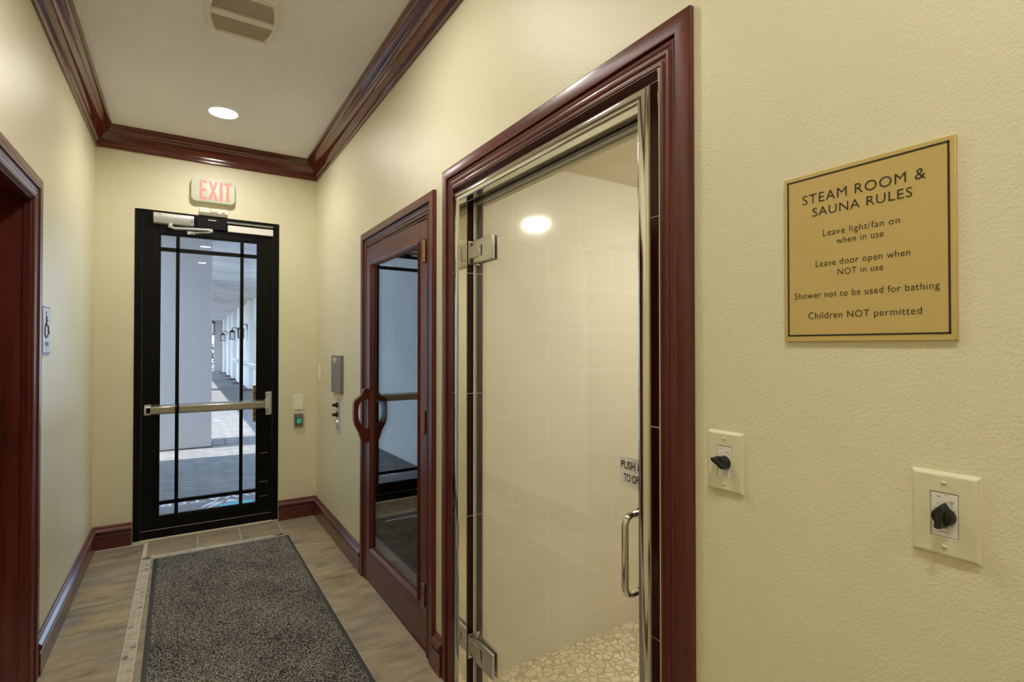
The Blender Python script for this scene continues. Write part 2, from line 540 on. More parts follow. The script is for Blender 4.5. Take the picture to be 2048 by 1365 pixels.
LAMPS = [(0.218, 4.075), (0.24, 2.02), (0.28, -0.08), (0.28, -1.98)]
LR = 0.088
mb = MB()
cx0, cx1 = L - LT_, R + WT
mb.box(cx0, cx1, YB - 0.12, E + 0.12, ZC + 0.16, ZC + 0.22)
y = E + 0.12
for lx, ly in LAMPS:
    h = 0.14
    mb.face([(cx0, ly + h, ZC), (cx1, ly + h, ZC), (cx1, y, ZC), (cx0, y, ZC)])
    mb.face([(cx0, ly - h, ZC), (lx - h, ly - h, ZC), (lx - h, ly + h, ZC), (cx0, ly + h, ZC)])
    mb.face([(lx + h, ly - h, ZC), (cx1, ly - h, ZC), (cx1, ly + h, ZC), (lx + h, ly + h, ZC)])
    ci, sq = [], []
    for k in range(48):
        a = 2 * math.pi * k / 48
        c_, s_ = math.cos(a), math.sin(a)
        q = h / max(abs(c_), abs(s_))
        ci.append((lx + LR * c_, ly + LR * s_, ZC)); sq.append((lx + q * c_, ly + q * s_, ZC))
    mb.grid([ci, sq], closed_u=True)
    y = ly - h
mb.face([(cx0, YB - 0.12, ZC), (cx1, YB - 0.12, ZC), (cx1, y, ZC), (cx0, y, ZC)])
struct('ceiling', mb, M['ceiling'], smooth=False)

# floor: tiles, mosaic band and grout in one mesh
mb = MB()
mb.box(L - LT_, R + WT, YB, E + 0.12, -0.05, -0.002, 1)
g = 0.0036
def tile(x0, x1, y0, y1, mi=0, gg=g):
    mb.face([(x0 + gg, y0 + gg, 0), (x1 - gg, y0 + gg, 0), (x1 - gg, y1 - gg, 0), (x0 + gg, y1 - gg, 0)], mi, random.random())
MX0, MX1, MX2, MX3 = -0.240, -0.190, 0.618, 0.668
MY = 4.452
y = 4.434
while y > YB - 0.3:
    tile(MX0 - 0.327, MX0, max(y - 0.327, YB), y); y -= 0.327
tile(MX0 - 0.327, MX0, 4.434, 4.761)
y = 4.479
while y > YB - 0.3:
    tile(MX3, MX3 + 0.33, max(y - 0.327, YB), y); y -= 0.327
tile(MX3, MX3 + 0.33, 4.479, 4.79)
xs = [MX0, -0.222, 0.095, 0.380, MX3]
for a, b in zip(xs[1:], xs[2:]): tile(a, b, MY + 0.012, E - 0.014)
y = MY
while y > YB:                                   # diagonal-free field under the mat
    for k in range(3):
        w = (MX2 - MX1) / 3
        tile(MX1 + k * w, MX1 + (k + 1) * w, max(y - 0.327, YB), y - (0.05 if y == MY else 0))
    y -= 0.327
def strip(x0, x1, y0, y1, along):
    p = (y0 if along == 'Y' else x0)
    end = (y1 if along == 'Y' else x1)
    while p < end - 0.01:
        s = random.choice((0.018, 0.024, 0.030, 0.036))
        q = min(p + s, end)
        if along == 'Y':
            m_ = (x0 + x1) / 2
            tile(x0, m_, p, q, 2, 0.0011); 
            d = 0.008
            tile(m_, x1, p + d, q + d, 2, 0.0011)
        else:
            m_ = (y0 + y1) / 2
            tile(p, q, y0, m_, 2, 0.0011); tile(p, q, m_, y1, 2, 0.0011)
        p = q
strip(MX0, MX1, 0.6, MY, 'Y'); strip(MX2, MX3, 0.6, MY, 'Y'); strip(MX0 + 0.002, MX3, MY - 0.045, MY + 0.008, 'X')
struct('floor', mb, [M['tile'], M['floorgrout'], M['mosaic']], smooth=False)

# crown moulding
CR = [(0.0, 0.152), (0.012, 0.152), (0.016, 0.147), (0.017, 0.134), (0.024, 0.130), (0.030, 0.128), (0.030, 0.120), (0.031, 0.106), (0.036, 0.090),
      (0.045, 0.074), (0.056, 0.062), (0.066, 0.056), (0.074, 0.053), (0.076, 0.044), (0.084, 0.040), (0.093, 0.034), (0.100, 0.024), (0.104, 0.014), (0.107, 0.008), (0.107, 0.0), (0.0, 0.0)]
c = run_mesh(CR, lambda d, z: (L + d, YB, ZC - z), lambda d, z: (L + d, E - d, ZC - z)); struct('trim_1', c, M['glossY'])
c = run_mesh(CR, lambda d, z: (L + d, E - d, ZC - z), lambda d, z: (R - d, E - d, ZC - z)); struct('trim_2', c, M['glossX'])
c = run_mesh(CR, lambda d, z: (R - d, YB, ZC - z), lambda d, z: (R - d, E - d, ZC - z)); struct('trim_3', c, M['glossY'])

# baseboards: flat board with a rounded cap
BB = [(0.0, 0.0), (0.022, 0.0), (0.022, 0.098), (0.019, 0.102), (0.014, 0.103), (0.014, 0.106), (0.021, 0.111), (0.027, 0.120), (0.028, 0.130), (0.023, 0.139), (0.016, 0.144), (0.013, 0.148), (0.013, 0.157), (0.008, 0.165), (0.0, 0.166)]
def base_y(name, x, nx, y0, y1, m0=0, m1=0):
    c = run_mesh(BB, lambda d, z: (x + nx * d, y0 + m0 * d, z), lambda d, z: (x + nx * d, y1 - m1 * d, z))
    struct(name, c, M['baseY'])
def base_x(name, y, x0, x1, m0=0, m1=0):
    c = run_mesh(BB, lambda d, z: (x0 + m0 * d, y - d, z), lambda d, z: (x1 - m1 * d, y - d, z))
    struct(name, c, M['baseX'])
base_y('baseboard_left', L, 1, LY1 + 0.10, E, 0, 1)
base_y('baseboard_left.001', L, 1, YB, LY0 - 0.10)
base_x('baseboard_back', E, L, DX0 - 0.004, 1, 0)
base_x('baseboard_back.001', E, DX1 + 0.004, R, 0, 1)
base_y('baseboard_right', R, -1, UY1 + 0.092, E, 0, 1)
base_y('baseboard_right.001', R, -1, SY1 + 0.167, UY0 - 0.097)
base_y('baseboard_right.002', R, -1, YB, SY0 - 0.167)

# ================================================================== casings and doors
CAS = [(0.0, 0.0), (0.0, 0.004), (0.003, 0.010), (0.009, 0.0105), (0.011, 0.005), (0.016, 0.004), (0.020, 0.008), (0.024, 0.011), (0.029, 0.011), (0.031, 0.006), (0.036, 0.004),
       (0.041, 0.009), (0.045, 0.011), (0.048, 0.009), (0.049, 0.005), (0.051, 0.005), (0.0515, 0.0175), (0.054, 0.0195), (0.090, 0.0205), (0.094, 0.018), (0.095, 0.0)]
def casing_prof(width, u0=0.0, dv=1.0):
    k = width / 0.095
    return [(u0 + u * k, v * dv) for u, v in CAS]

# ---- door_1: dark metal exit door with glass
d1 = struct_root('door_1', ((DX0 + DX1) / 2, E, 0), 'black metal framed glass exit door with a push bar', 'door')
yf = E - 0.006
mb = MB()
for a, b in ((DX0, DX0 + 0.046), (DX1 - 0.046, DX1)):
    mb.box(a, b, yf, E + 0.10, 0, DZ)
mb.box(DX0 + 0.046, DX1 - 0.046, yf, E + 0.10, DZ - 0.046, DZ)
for a, b in ((DX0 + 0.012, DX0 + 0.018), (DX1 - 0.018, DX1 - 0.012)):
    mb.box(a, b, yf - 0.003, yf + 0.01, 0, DZ - 0.01)
link('door_frame', mb, M['bronze'], d1, bevel=0.002)
lx0, lx1 = DX0 + 0.048, DX1 - 0.048
gx0, gx1, gz0, gz1 = -0.166, 0.518, 0.168, 2.340
yl = E + 0.008                                   # leaf face
mb = MB()
mb.box(lx0, gx0, yl, yl + 0.045, 0.012, DZ - 0.05); mb.box(gx1, lx1, yl, yl + 0.045, 0.012, DZ - 0.05)
mb.box(gx0, gx1, yl, yl + 0.045, 0.012, gz0); mb.box(gx0, gx1, yl, yl + 0.045, gz1, DZ - 0.05)
link('door_leaf', mb, M['bronze'], d1, bevel=0.003)
mb = MB()
for a, b in ((gx0, gx0 + 0.010), (gx1 - 0.010, gx1)): mb.box(a, b, yl + 0.004, yl + 0.03, gz0, gz1)
mb.box(gx0, gx1, yl + 0.004, yl + 0.03, gz0, gz0 + 0.010); mb.box(gx0, gx1, yl + 0.004, yl + 0.03, gz1 - 0.01, gz1)
link('glazing_bead', mb, M['bronze'], d1, bevel=0.0015)
for nm, bx in (('muntin', (-0.059, -0.034, gz0, gz1)), ('muntin', (0.386, 0.411, gz0, gz1)), ('muntin', (gx0, gx1, 2.206, 2.236)), ('muntin', (gx0, gx1, 0.260, 0.288))):
    mb = MB(); mb.box(bx[0], bx[1], yl + 0.002, yl + 0.032, bx[2], bx[3]); link(nm, mb, M['bronze'], d1, bevel=0.002)
mb = MB(); mb.box(gx0 + 0.002, gx1 - 0.002, yl + 0.014, yl + 0.021, gz0 + 0.002, gz1 - 0.002)
link('glass_pane', mb, M['glass'], d1, smooth=False)
mb = MB(); mb.box(DX0, DX1, E - 0.012, E + 0.12, 0.0, 0.012); link('threshold', mb, M['grout'], d1, bevel=0.003)
mb = MB(); mb.box(DX0 + 0.05, DX1 - 0.05, yl - 0.003, yl + 0.002, 0.075, 0.079); link('kick_rail_line', mb, M['brushed'], d1)
# push bar
pb = MB()
prof = [(0.0, -0.036), (0.0, 0.036), (0.020, 0.037), (0.050, 0.030), (0.062, 0.020), (0.062, -0.024), (0.048, -0.036)]
def bar(x0, x1, k=1.0):
    m_ = MB(); m_.prism([(x0, yl - v, 0.992 + z * k) for v, z in prof], (x1 - x0, 0, 0)); return m_
bb = bar(-0.032, 0.570); o = link('push_bar', bb, M['brushed'], d1, bevel=0.003)
bb = bar(-0.242, -0.056); link('bar_cover', bb, M['brushed'], d1, bevel=0.003)
bb = bar(-0.056, -0.032, 0.86); link('bar_gap', bb, M['bronze'], d1)
bb = bar(-0.252, -0.210, 1.08); o2 = link('bar_end_cap', bb, M['silver'], d1, bevel=0.004)
mb = MB(); mb.box(0.570, 0.597, yl - 0.062, yl, 0.955, 1.030); mb.box(0.597, 0.624, yl - 0.016, yl, 0.903, 1.092); mb.box(0.578, 0.612, yl - 0.030, yl, 0.90, 1.09)
o3 = link('bar_bracket', mb, M['silver'], d1, bevel=0.003)
for z in (0.918, 1.076):
    mb = MB(); mb.lathe([(0.005, 0), (0.004, 0.003)], (0.594, yl - 0.030, z), (0, -1, 0), 12); link('screw', mb, M['darkgrey'], o3)
text('bar_lettering', 'PUSH TO EXIT', o, M['offwhite'], (0.20, yl - 0.0625, 0.984), (1, 0, 0), (0, 0, 1), width=0.20, height=0.013)
# strike plate seen through the glass
mb = MB(); mb.box(0.486, 0.520, yl + 0.0225, yl + 0.030, 0.843, 1.146); o = link('strike_plate', mb, M['brass'], d1, bevel=0.001)
for z in (0.905, 1.085):
    mb = MB(); mb.lathe([(0.007, 0), (0.005, 0.004)], (0.501, yl + 0.0225, z), (0, -1, 0), 14); link('screw', mb, M['darkgrey'], o)
# closer with folding arm
mb = MB(); mb.prism([(-0.204, yl, 2.496), (-0.204, yl - 0.052, 2.488), (-0.204, yl - 0.060, 2.474), (-0.204, yl - 0.060, 2.448), (-0.204, yl - 0.040, 2.412), (-0.204, yl, 2.408)], (0.262, 0, 0))
cl = link('door_closer', mb, M['silver'], d1, bevel=0.003)
for x, z in ((-0.16, 2.474), (-0.05, 2.474), (0.045, 2.462), (0.045, 2.446)):
    mb = MB(); mb.lathe([(0.005, 0), (0.004, 0.002)], (x, yl - 0.060, z), (0, -1, 0), 10); link('screw', mb, M['greybox'], cl)
mb = MB()
mb.lathe([(0.014, 0), (0.014, 0.030)], (-0.095, yl - 0.050, 2.416), (0, 0, -1), 16)
mb.tube([(-0.105, yl - 0.052, 2.390), (-0.065, yl - 0.085, 2.374), (0.165, yl - 0.100, 2.384)], 0.010, 8)
mb.lathe([(0.013, 0), (0.013, 0.022)], (0.172, yl - 0.100, 2.368), (0, 0, 1), 16)
mb.tube([(0.172, yl - 0.100, 2.366), (0.10, yl - 0.07, 2.362), (0.04, yl - 0.012, 2.360)], 0.007, 8)
mb.box(0.015, 0.065, yl - 0.014, yl, 2.350, 2.374)
link('closer_arm', mb, M['silver'], cl)
# magnetic lock bodies and armature plate
mb = MB(); mb.box(0.292, 0.628, yl - 0.034, yl, 2.400, 2.452); link('lock_plate', mb, M['white'], d1, bevel=0.002)
mb = MB(); mb.box(0.285, 0.628, yl - 0.040, yl, 2.466, 2.480); link('lock_rail', mb, M['greybox'], d1, bevel=0.002)
mb = MB(); mb.box(0.075, 0.285, yl - 0.030, yl, 2.405, 2.500); o = link('lock_body', mb, M['bronze'], d1, bevel=0.003)
mb = MB(); mb.box(0.155, 0.21, yl - 0.031, yl - 0.02, 2.474, 2.480); link('lock_label', mb, M['white'], o)
for z in (0.22, 0.34, 0.58):
    mb = MB(); mb.box(0.535, 0.60, yl - 0.002, yl, z, z + 0.004); link('scuff_line', mb, M['brushed'], d1)

# ---- door_2: mahogany sauna door, standing a touch ajar
c = casing_mesh(UY0 - 0.004, UY1 - 0.006, UZ + 0.004, R, -1, casing_prof(0.095))
d2 = struct_root('door_2', (R, (UY0 + UY1) / 2, 0), 'mahogany door with a tall glass pane and carved wooden pull', 'door')
link('door_casing', c, [M['woodZ'], M['woodY']], d2)
mb = MB()
mb.box(R, R + WT, UY0 - 0.002, UY0 + 0.010, 0, UZ); mb.box(R, R + WT, UY1 - 0.008, UY1 + 0.002, 0, UZ)
link('door_jamb', mb, M['woodZ'], d2)
mb = MB(); mb.box(R, R + WT, UY0, UY1, UZ - 0.006, UZ + 0.002); link('head_jamb', mb, M['woodY'], d2)
hy = UY0 + 0.014
leaf = empty('door_leaf', (0, 0, 0)); leaf.parent = d2
leaf.location = (0.004, hy - (UY0 + UY1) / 2, 0); leaf.rotation_euler = (0, 0, math.radians(0.75))
fx0, fx1 = R + 0.004, R + 0.046                  # leaf faces before the swing
def inleaf(name, m_, mats, **k):                 # build as if shut, then hang on the leaf
    par = leaf
    inv = Matrix.Translation((R + 0.004, hy, 0)).inverted()
    w = parent_world(leaf)
    m_.v = [tuple(w @ (inv @ Vector(p))) for p in m_.v]
    return link(name, m_, mats, par, **k)
ly0, ly1, lz0, lz1 = hy, UY1 - 0.012, 0.014, UZ - 0.008
sy0, sy1, sz0, sz1 = 2.437, 3.207, 0.212, 1.990
mb = MB(); mb.box(fx0, fx1, ly0, sy0, lz0, lz1); inleaf('stile', mb, M['woodZ'], bevel=0.002)
mb = MB(); mb.box(fx0, fx1, sy1, ly1, lz0, lz1); inleaf('stile', mb, M['woodZ'], bevel=0.002)
mb = MB(); mb.box(fx0, fx1, sy0, sy1, sz1, lz1); inleaf('top_rail', mb, M['woodY'], bevel=0.002)
mb = MB(); mb.box(fx0, fx1, sy0, sy1, lz0, sz0); inleaf('bottom_rail', mb, M['woodY'], bevel=0.002)
MP = [(0.0, 0.004), (0.006, 0.008), (0.010, 0.005), (0.016, 0.001), (0.022, -0.008), (0.024, -0.020), (0.0, -0.020)]
mb = MB(); rows = []
for u, v in MP + [MP[0]]:
    X = fx0 - v
    rows.append([(X, sy1 - u, sz0 + u), (X, sy1 - u, sz1 - u), (X, sy0 + u, sz1 - u), (X, sy0 + u, sz0 + u)])
mb.grid(rows, closed_u=True, mis=[0, 1, 0, 1])
inleaf('glazing_moulding', mb, [M['woodZ'], M['woodY']])
mb = MB()
for gx in (fx0 + 0.012, fx0 + 0.026): mb.box(gx, gx + 0.005, sy0 + 0.004, sy1 - 0.004, sz0 + 0.004, sz1 - 0.004)  # second pane added to strengthen the reflection in the door
inleaf('glass_pane', mb, M['saunaglass'], smooth=False)
def carved(xf, nx):
    """flat carved board with an oval hand hole, standing off the stile"""
    out = [(0.0, 1.205), (0.016, 1.210), (0.030, 1.204), (0.042, 1.180), (0.050, 1.163), (0.070, 1.150), (0.086, 1.140), (0.092, 1.120), (0.093, 1.070), (0.092, 1.020), (0.086, 0.988), (0.072, 0.960), (0.058, 0.935), (0.050, 0.905), (0.040, 0.880), (0.026, 0.868), (0.012, 0.868), (0.0, 0.872)]
    inn = [(0.004, 1.140), (0.014, 1.146), (0.022, 1.142), (0.034, 1.136), (0.048, 1.128), (0.058, 1.112), (0.064, 1.09), (0.066, 1.06), (0.064, 1.03), (0.056, 1.005), (0.046, 0.988), (0.034, 0.976), (0.026, 0.968), (0.020, 0.960), (0.014, 0.958), (0.008, 0.962), (0.004, 0.970), (0.004, 1.0)]
    yc, h = 3.254, 0.017
    m_ = MB()
    def ring(p, s): return [(xf + nx * a, yc + s * h, z) for a, z in p]
    a0, b0, a1, b1 = ring(out, -1), ring(inn, -1), ring(out, 1), ring(inn, 1)
    m_.grid([a0, b0]); m_.grid([b1, a1]); m_.grid([a1, a0]); m_.grid([b0, b1])
    m_.face([a0[0], b0[0], b0[-1], a0[-1]]); m_.face([a1[0], b1[0], b1[-1], a1[-1]])
    m_.face([a0[0], a0[-1], a1[-1], a1[0]]); m_.face([b0[0], b0[-1], b1[-1], b1[0]])
    return m_
inleaf('pull_handle', carved(fx0, -1), M['woodZ'], bevel=0.004)
inleaf('pull_handle', carved(fx1, 1), M['woodZ'], bevel=0.004)
for zz in (1.929, 1.106, 0.283):
    mb = MB(); mb.tube([(R - 0.011, hy + 0.004, zz - 0.052), (R - 0.011, hy + 0.004, zz + 0.052)], 0.0095, 14)
    for k in (-0.056, 0.054): mb.lathe([(0.006, 0), (0.0105, 0.003), (0.004, 0.006)], (R - 0.011, hy + 0.004, zz + k - 0.002), (0, 0, 1), 14)
    mb.box(R - 0.001, R + 0.004, hy + 0.0, hy + 0.020, zz - 0.05, zz + 0.05)
    link('hinge', mb, M['brass'], d2)
mb = MB(); mb.box(R, R + WT, UY0, UY1, 0, 0.010); link('threshold', mb, M['woodY'], d2)

# ---- door_3: steam room glass door in a steel and dark tile surround
d3 = struct_root('door_3', (R, (SY0 + SY1) / 2, 0), 'frameless glass steam room door in a steel and tile surround', 'door')
c = casing_mesh(SY0, SY1, SZ, R, -1, casing_prof(0.098, 0.069, 0.72))
link('door_casing', c, [M['woodZ'], M['woodY']], d3)
ch = [(0.0, -0.026), (0.0, 0.009), (0.003, 0.012), (0.010, 0.0145), (0.018, 0.0155), (0.027, 0.0145), (0.034, 0.012), (0.037, 0.009), (0.037, 0.0), (0.004, 0.0), (0.004, -0.026)]
link('steel_frame', casing_mesh(SY0, SY1, SZ, R, -1, ch, (0, 0)), M['steel'], d3, ang=25)
# grout bed and face tiles
gr = [(0.037, 0.0), (0.037, 0.005), (0.069, 0.005), (0.069, 0.0)]
link('grout_bed', casing_mesh(SY0, SY1, SZ, R, -1, gr, (0, 0)), M['grout'], d3)
mb = MB()
def tl(y0, y1, z0, z1, x0=R - 0.008, x1=R - 0.002): mb.box(x0, x1, y0, y1, z0, z1)
zj = [0.0, 0.231, 0.755, 1.272, 1.790, SZ + 0.0385]
for a, b in zip(zj, zj[1:]):
    tl(SY1 + 0.0385, SY1 + 0.0655, a + 0.0015, b - 0.0015); tl(SY0 - 0.0655, SY0 - 0.0405, a + 0.0015, b - 0.0015)
yj = [SY0 - 0.0655, 1.198, 1.743, SY1 + 0.0655]
for a, b in zip(yj, yj[1:]): tl(a + 0.0015, b - 0.0015, SZ + 0.0405, SZ + 0.0665)
link('face_tile', mb, M['darktile'], d3, bevel=0.001)
# reveal: dark tile to the glass, dark tile behind it, then a beige edge
GX = 1.046
mb = MB(); gb = MB(); eb = MB()
zr = [0.0, 0.231, 0.753, 1.271, 1.782, SZ]
for xa, xb in ((R + 0.027, GX - 0.003), (GX + 0.003, 1.086)):
    for a, b in zip(zr, zr[1:]):
        mb.box(xa, xb, SY1 - 0.004, SY1 + 0.004, a + 0.0012, b - 0.0012); mb.box(xa, xb, SY0 - 0.004, SY0 + 0.004, a + 0.0012, b - 0.0012)
    for a, b in zip([SY0 + 0.004, 1.25, 1.62, SY1 - 0.004], [1.25, 1.62, SY1 - 0.004]):
        mb.box(xa, xb, a + 0.0012, b - 0.0012, SZ - 0.004, SZ + 0.004)
gb.box(R + 0.026, 1.087, SY1 - 0.0025, SY1 + 0.003, 0, SZ); gb.box(R + 0.026, 1.087, SY0 - 0.003, SY0 + 0.0025, 0, SZ); gb.box(R + 0.026, 1.087, SY0, SY1, SZ - 0.0025, SZ + 0.003)
eb.box(1.088, R + WT + 0.014, SY1 - 0.004, SY1 + 0.05, 0, SZ + 0.05); eb.box(1.088, R + WT + 0.014, SY0 - 0.05, SY0 + 0.004, 0, SZ + 0.05); eb.box(1.088, R + WT + 0.014, SY0, SY1, SZ - 0.004, SZ + 0.05)
link('jamb_tile', mb, M['darktile'], d3, bevel=0.0008)
link('jamb_grout', gb, M['grout'], d3)
link('jamb_edge', eb, M['steamplaster'], d3, bevel=0.003)
# glass leaf
gy0, gy1, gz0_, gz1_ = SY0 + 0.008, SY1 - 0.020, 0.014, SZ - 0.016
mb = MB(); mb.box(GX - 0.005, GX + 0.005, gy0, gy1, gz0_, gz1_)
gl = link('glass_leaf', mb, M['steamglass'], d3, smooth=False)
mb = MB(); mb.box(GX - 0.004, GX + 0.004, gy1, gy1 + 0.006, gz0_, gz1_); mb.box(GX - 0.004, GX + 0.004, gy0, gy1 + 0.006, gz1_, gz1_ + 0.006)
link('edge_seal', mb, M['seal'], d3)
for zz in (1.868, 0.208):
    h = empty('hinge', (0, 0, 0)); h.parent = d3; h.location = (GX - R, SY1 - (SY0 + SY1) / 2, zz)
    mb = MB(); mb.box(GX - 0.030, GX + 0.026, SY1 - 0.0085, SY1 - 0.004, zz - 0.050, zz + 0.050)
    link('wall_plate', mb, M['brushed'], h, bevel=0.001)
    mb = MB()
    for s in (-1, 1):
        xa, xb = (GX + s * 0.0052, GX + s * 0.017)
        mb.box(min(xa, xb), max(xa, xb), SY1 - 0.188, SY1 - 0.026, zz - 0.050, zz + 0.050)
    link('glass_clamp', mb, M['brushed'], h, bevel=0.003)
    mb = MB(); mb.box(GX - 0.020, GX + 0.020, SY1 - 0.075, SY1 - 0.006, zz - 0.026, zz + 0.026)
    link('knuckle', mb, M['brushed'], h, bevel=0.002)
    mb = MB()
    mb.box(GX - 0.0205, GX - 0.0195, SY1 - 0.098, SY1 - 0.080, zz - 0.022, zz + 0.022)
    link('hinge_cover', mb, M['silver'], h, bevel=0.001)
    mb = MB()
    for dz in (-0.012, 0.012): mb.lathe([(0.0032, 0), (0.0026, 0.001)], (GX - 0.0205, SY1 - 0.090, zz + dz), (-1, 0, 0), 10)
    for dz in (-0.038, 0.038): mb.lathe([(0.004, 0), (0.003, 0.001)], (GX - 0.015, SY1 - 0.0085, zz + dz), (0, -1, 0), 10)
    link('screw', mb, M['darkgrey'], h)
def pull(nx):
    xb = GX + nx * 0.061; rb = 0.026; za, zb = 0.812, 1.022; yy = 1.008
    pts = [(GX + nx * 0.005, yy, zb)]
    for k in range(7):
        a = math.radians(90 * k / 6); pts.append((xb - nx * rb + nx * rb * math.sin(a), yy, zb - rb + rb * math.cos(a)))
    for k in range(7):
        a = math.radians(90 * k / 6); pts.append((xb - nx * rb + nx * rb * math.cos(a), yy, za + rb - rb * math.sin(a)))
    pts.append((GX + nx * 0.005, yy, za))
    m_ = MB(); m_.tube(pts, 0.0095, 16)
    for z in (za, zb): m_.lathe([(0.013, 0), (0.013, 0.004)], (GX + nx * 0.0052, yy, z), (nx, 0, 0), 18)
    return m_
link('pull_handle', pull(-1), M['steel'], d3, ang=50)
link('pull_handle', pull(1), M['steel'], d3, ang=50)
mb = MB(); mb.box(GX - 0.0062, GX - 0.0052, 0.982, 1.086, 1.080, 1.164)
st = link('push_sticker', mb, M['white'], d3); st['label'] = 'white sticker with black capital letters'
text('lettering', 'PUSH IN', st, M['darkgrey'], (GX - 0.0063, 1.0795, 1.131), (0, -1, 0), (0, 0, 1), width=0.086, height=0.021, bold=0.012)
text('lettering', 'TO OPEN', st, M['darkgrey'], (GX - 0.0063, 1.0685, 1.096), (0, -1, 0), (0, 0, 1), width=0.078, height=0.021, bold=0.012)

# ---- door_4: wood-lined doorway in the left wall
d4 = struct_root('door_4', (L, (LY0 + LY1) / 2, 0), 'deep mahogany lined doorway beside the restroom plaque', 'door')
link('door_casing', casing_mesh(LY0, LY1, LZ, L, 1, casing_prof(0.10, 0.0, 0.80)), [M['woodZ'], M['woodY']], d4)
mb = MB(); mb.box(L - LT_, L, LY1 - 0.004, LY1 + 0.02, 0, LZ); mb.box(L - LT_, L, LY0 - 0.02, LY0 + 0.004, 0, LZ)
link('door_jamb', mb, M['woodZ'], d4)
mb = MB(); mb.box(L - LT_, L, LY0, LY1, LZ - 0.004, LZ + 0.02); link('head_jamb', mb, M['woodX'], d4)
mb = MB(); mb.box(L - 0.030, L - 0.004, LY1 - 0.010, LY1 - 0.004, 0, LZ - 0.006); mb.box(L - 0.030, L - 0.004, LY0 + 0.004, LY0 + 0.010, 0, LZ - 0.006); mb.box(L - 0.030, L - 0.004, LY0 + 0.004, LY1 - 0.004, LZ - 0.010, LZ - 0.004)
link('jamb_bead', mb, M['woodZ'], d4, bevel=0.001)
mb = MB(); mb.box(L - LT_ - 0.02, L - LT_ + 0.025, LY0 + 0.006, LY1 - 0.006, 0.01, LZ - 0.006); o = link('door_leaf', mb, M['woodZ'], d4)
mb = MB(); mb.lathe([(0.026, 0), (0.026, 0.008), (0.010, 0.012), (0.010, 0.04), (0.026, 0.05), (0.024, 0.066), (0.012, 0.072)], (L - LT_ + 0.025, LY0 + 0.08, 0.96), (1, 0, 0), 20); link('door_knob', mb, M['brass'], o)

# ================================================================== steam room and sauna behind the doors
SX0, SX1, SYN, SH = R + WT, 2.75, 0.10, 2.338
mb = MB(); mb.box(SX0, SX1, SW, SW + 0.08, 0, SH + 0.1); struct('wall_steam_back', mb, M['steamtile'])
mb = MB(); mb.box(SX1, SX1 + 0.08, SYN, SW + 0.08, 0, SH + 0.1); struct('wall_steam_right', mb, M['steamtiley'])
mb = MB(); mb.box(SX0, SX1 + 0.08, SYN - 0.08, SYN, 0, SH + 0.1); struct('wall_steam_front', mb, M['steamtile'])
mb = MB()
for a, b, z0, z1 in ((SYN, SY0 - 0.05, 0, SH), (SY0 - 0.05, SY1 + 0.05, SZ + 0.05, SH), (SY1 + 0.05, SW, 0, SH)):
    mb.box(SX0, SX0 + 0.014, a, b, z0, z1)
struct('wall_steam_left', mb, M['steamtiley'])
mb = MB(); mb.box(SX0, SX1, SYN, SW, SH, SH + 0.08); struct('ceiling_steam', mb, M['steamplaster'])
mb = MB(); mb.box(R + 0.02, SX1 + 0.08, SYN - 0.08, SW + 0.08, -0.06, 0.0005); struct('floor_steam', mb, M['pebble'])
t = thing('ceiling_lamp', 'round glowing lamp on the steam room ceiling behind the glass door', 'lamp', (2.05, 1.12, SH))
mb = MB(); mb.lathe([(0.088, 0), (0.088, 0.012), (0.076, 0.020)], (2.05, 1.12, SH), (0, 0, -1), 36); link('lamp_rim', mb, M['white'], t)
mb = MB(); mb.lathe([(0.074, 0.014), (0.070, 0.026), (0.055, 0.038), (0.03, 0.044), (0.003, 0.046)], (2.05, 1.12, SH), (0, 0, -1), 36); link('lamp_lens', mb, M['steamlens'], t)

UX1, VY0, VY1 = 2.9, 2.16, 4.30
mb = MB(); mb.box(R + WT, UX1, VY1, VY1 + 0.06, 0, 2.3); struct('wall_sauna_back', mb, M['cedarx'])
mb = MB(); mb.box(R + WT, UX1, VY0 - 0.04, VY0, 0, 2.3); struct('wall_sauna_front', mb, M['cedarx'])
mb = MB(); mb.box(UX1, UX1 + 0.06, VY0, VY1 + 0.06, 0, 2.3); struct('wall_sauna_right', mb, M['cedar'])
mb = MB(); mb.box(R + WT, UX1 + 0.06, VY0 - 0.04, VY1 + 0.06, 2.3, 2.36); struct('ceiling_sauna', mb, M['cedarx'])
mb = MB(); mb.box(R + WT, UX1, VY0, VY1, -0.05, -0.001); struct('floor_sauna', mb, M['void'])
t = thing('sauna_bench', 'slatted cedar bench inside the dim sauna behind the mahogany door', 'bench', (2.55, 3.2, 0))
mb = MB()
for k in range(6): mb.box(2.24 + k * 0.11, 2.33 + k * 0.11, VY0 + 0.02, VY1 - 0.02, 0.44, 0.468)
link('bench_seat', mb, M['cedar'], t, bevel=0.003)
for yy in (VY0 + 0.10, 3.20, VY1 - 0.14):
    mb = MB(); mb.box(2.27, 2.31, yy, yy + 0.04, 0, 0.44); mb.box(2.83, 2.87, yy, yy + 0.04, 0, 0.44); mb.box(2.27, 2.87, yy, yy + 0.04, 0.37, 0.44)
    link('bench_leg', mb, M['cedar'], t, bevel=0.002)

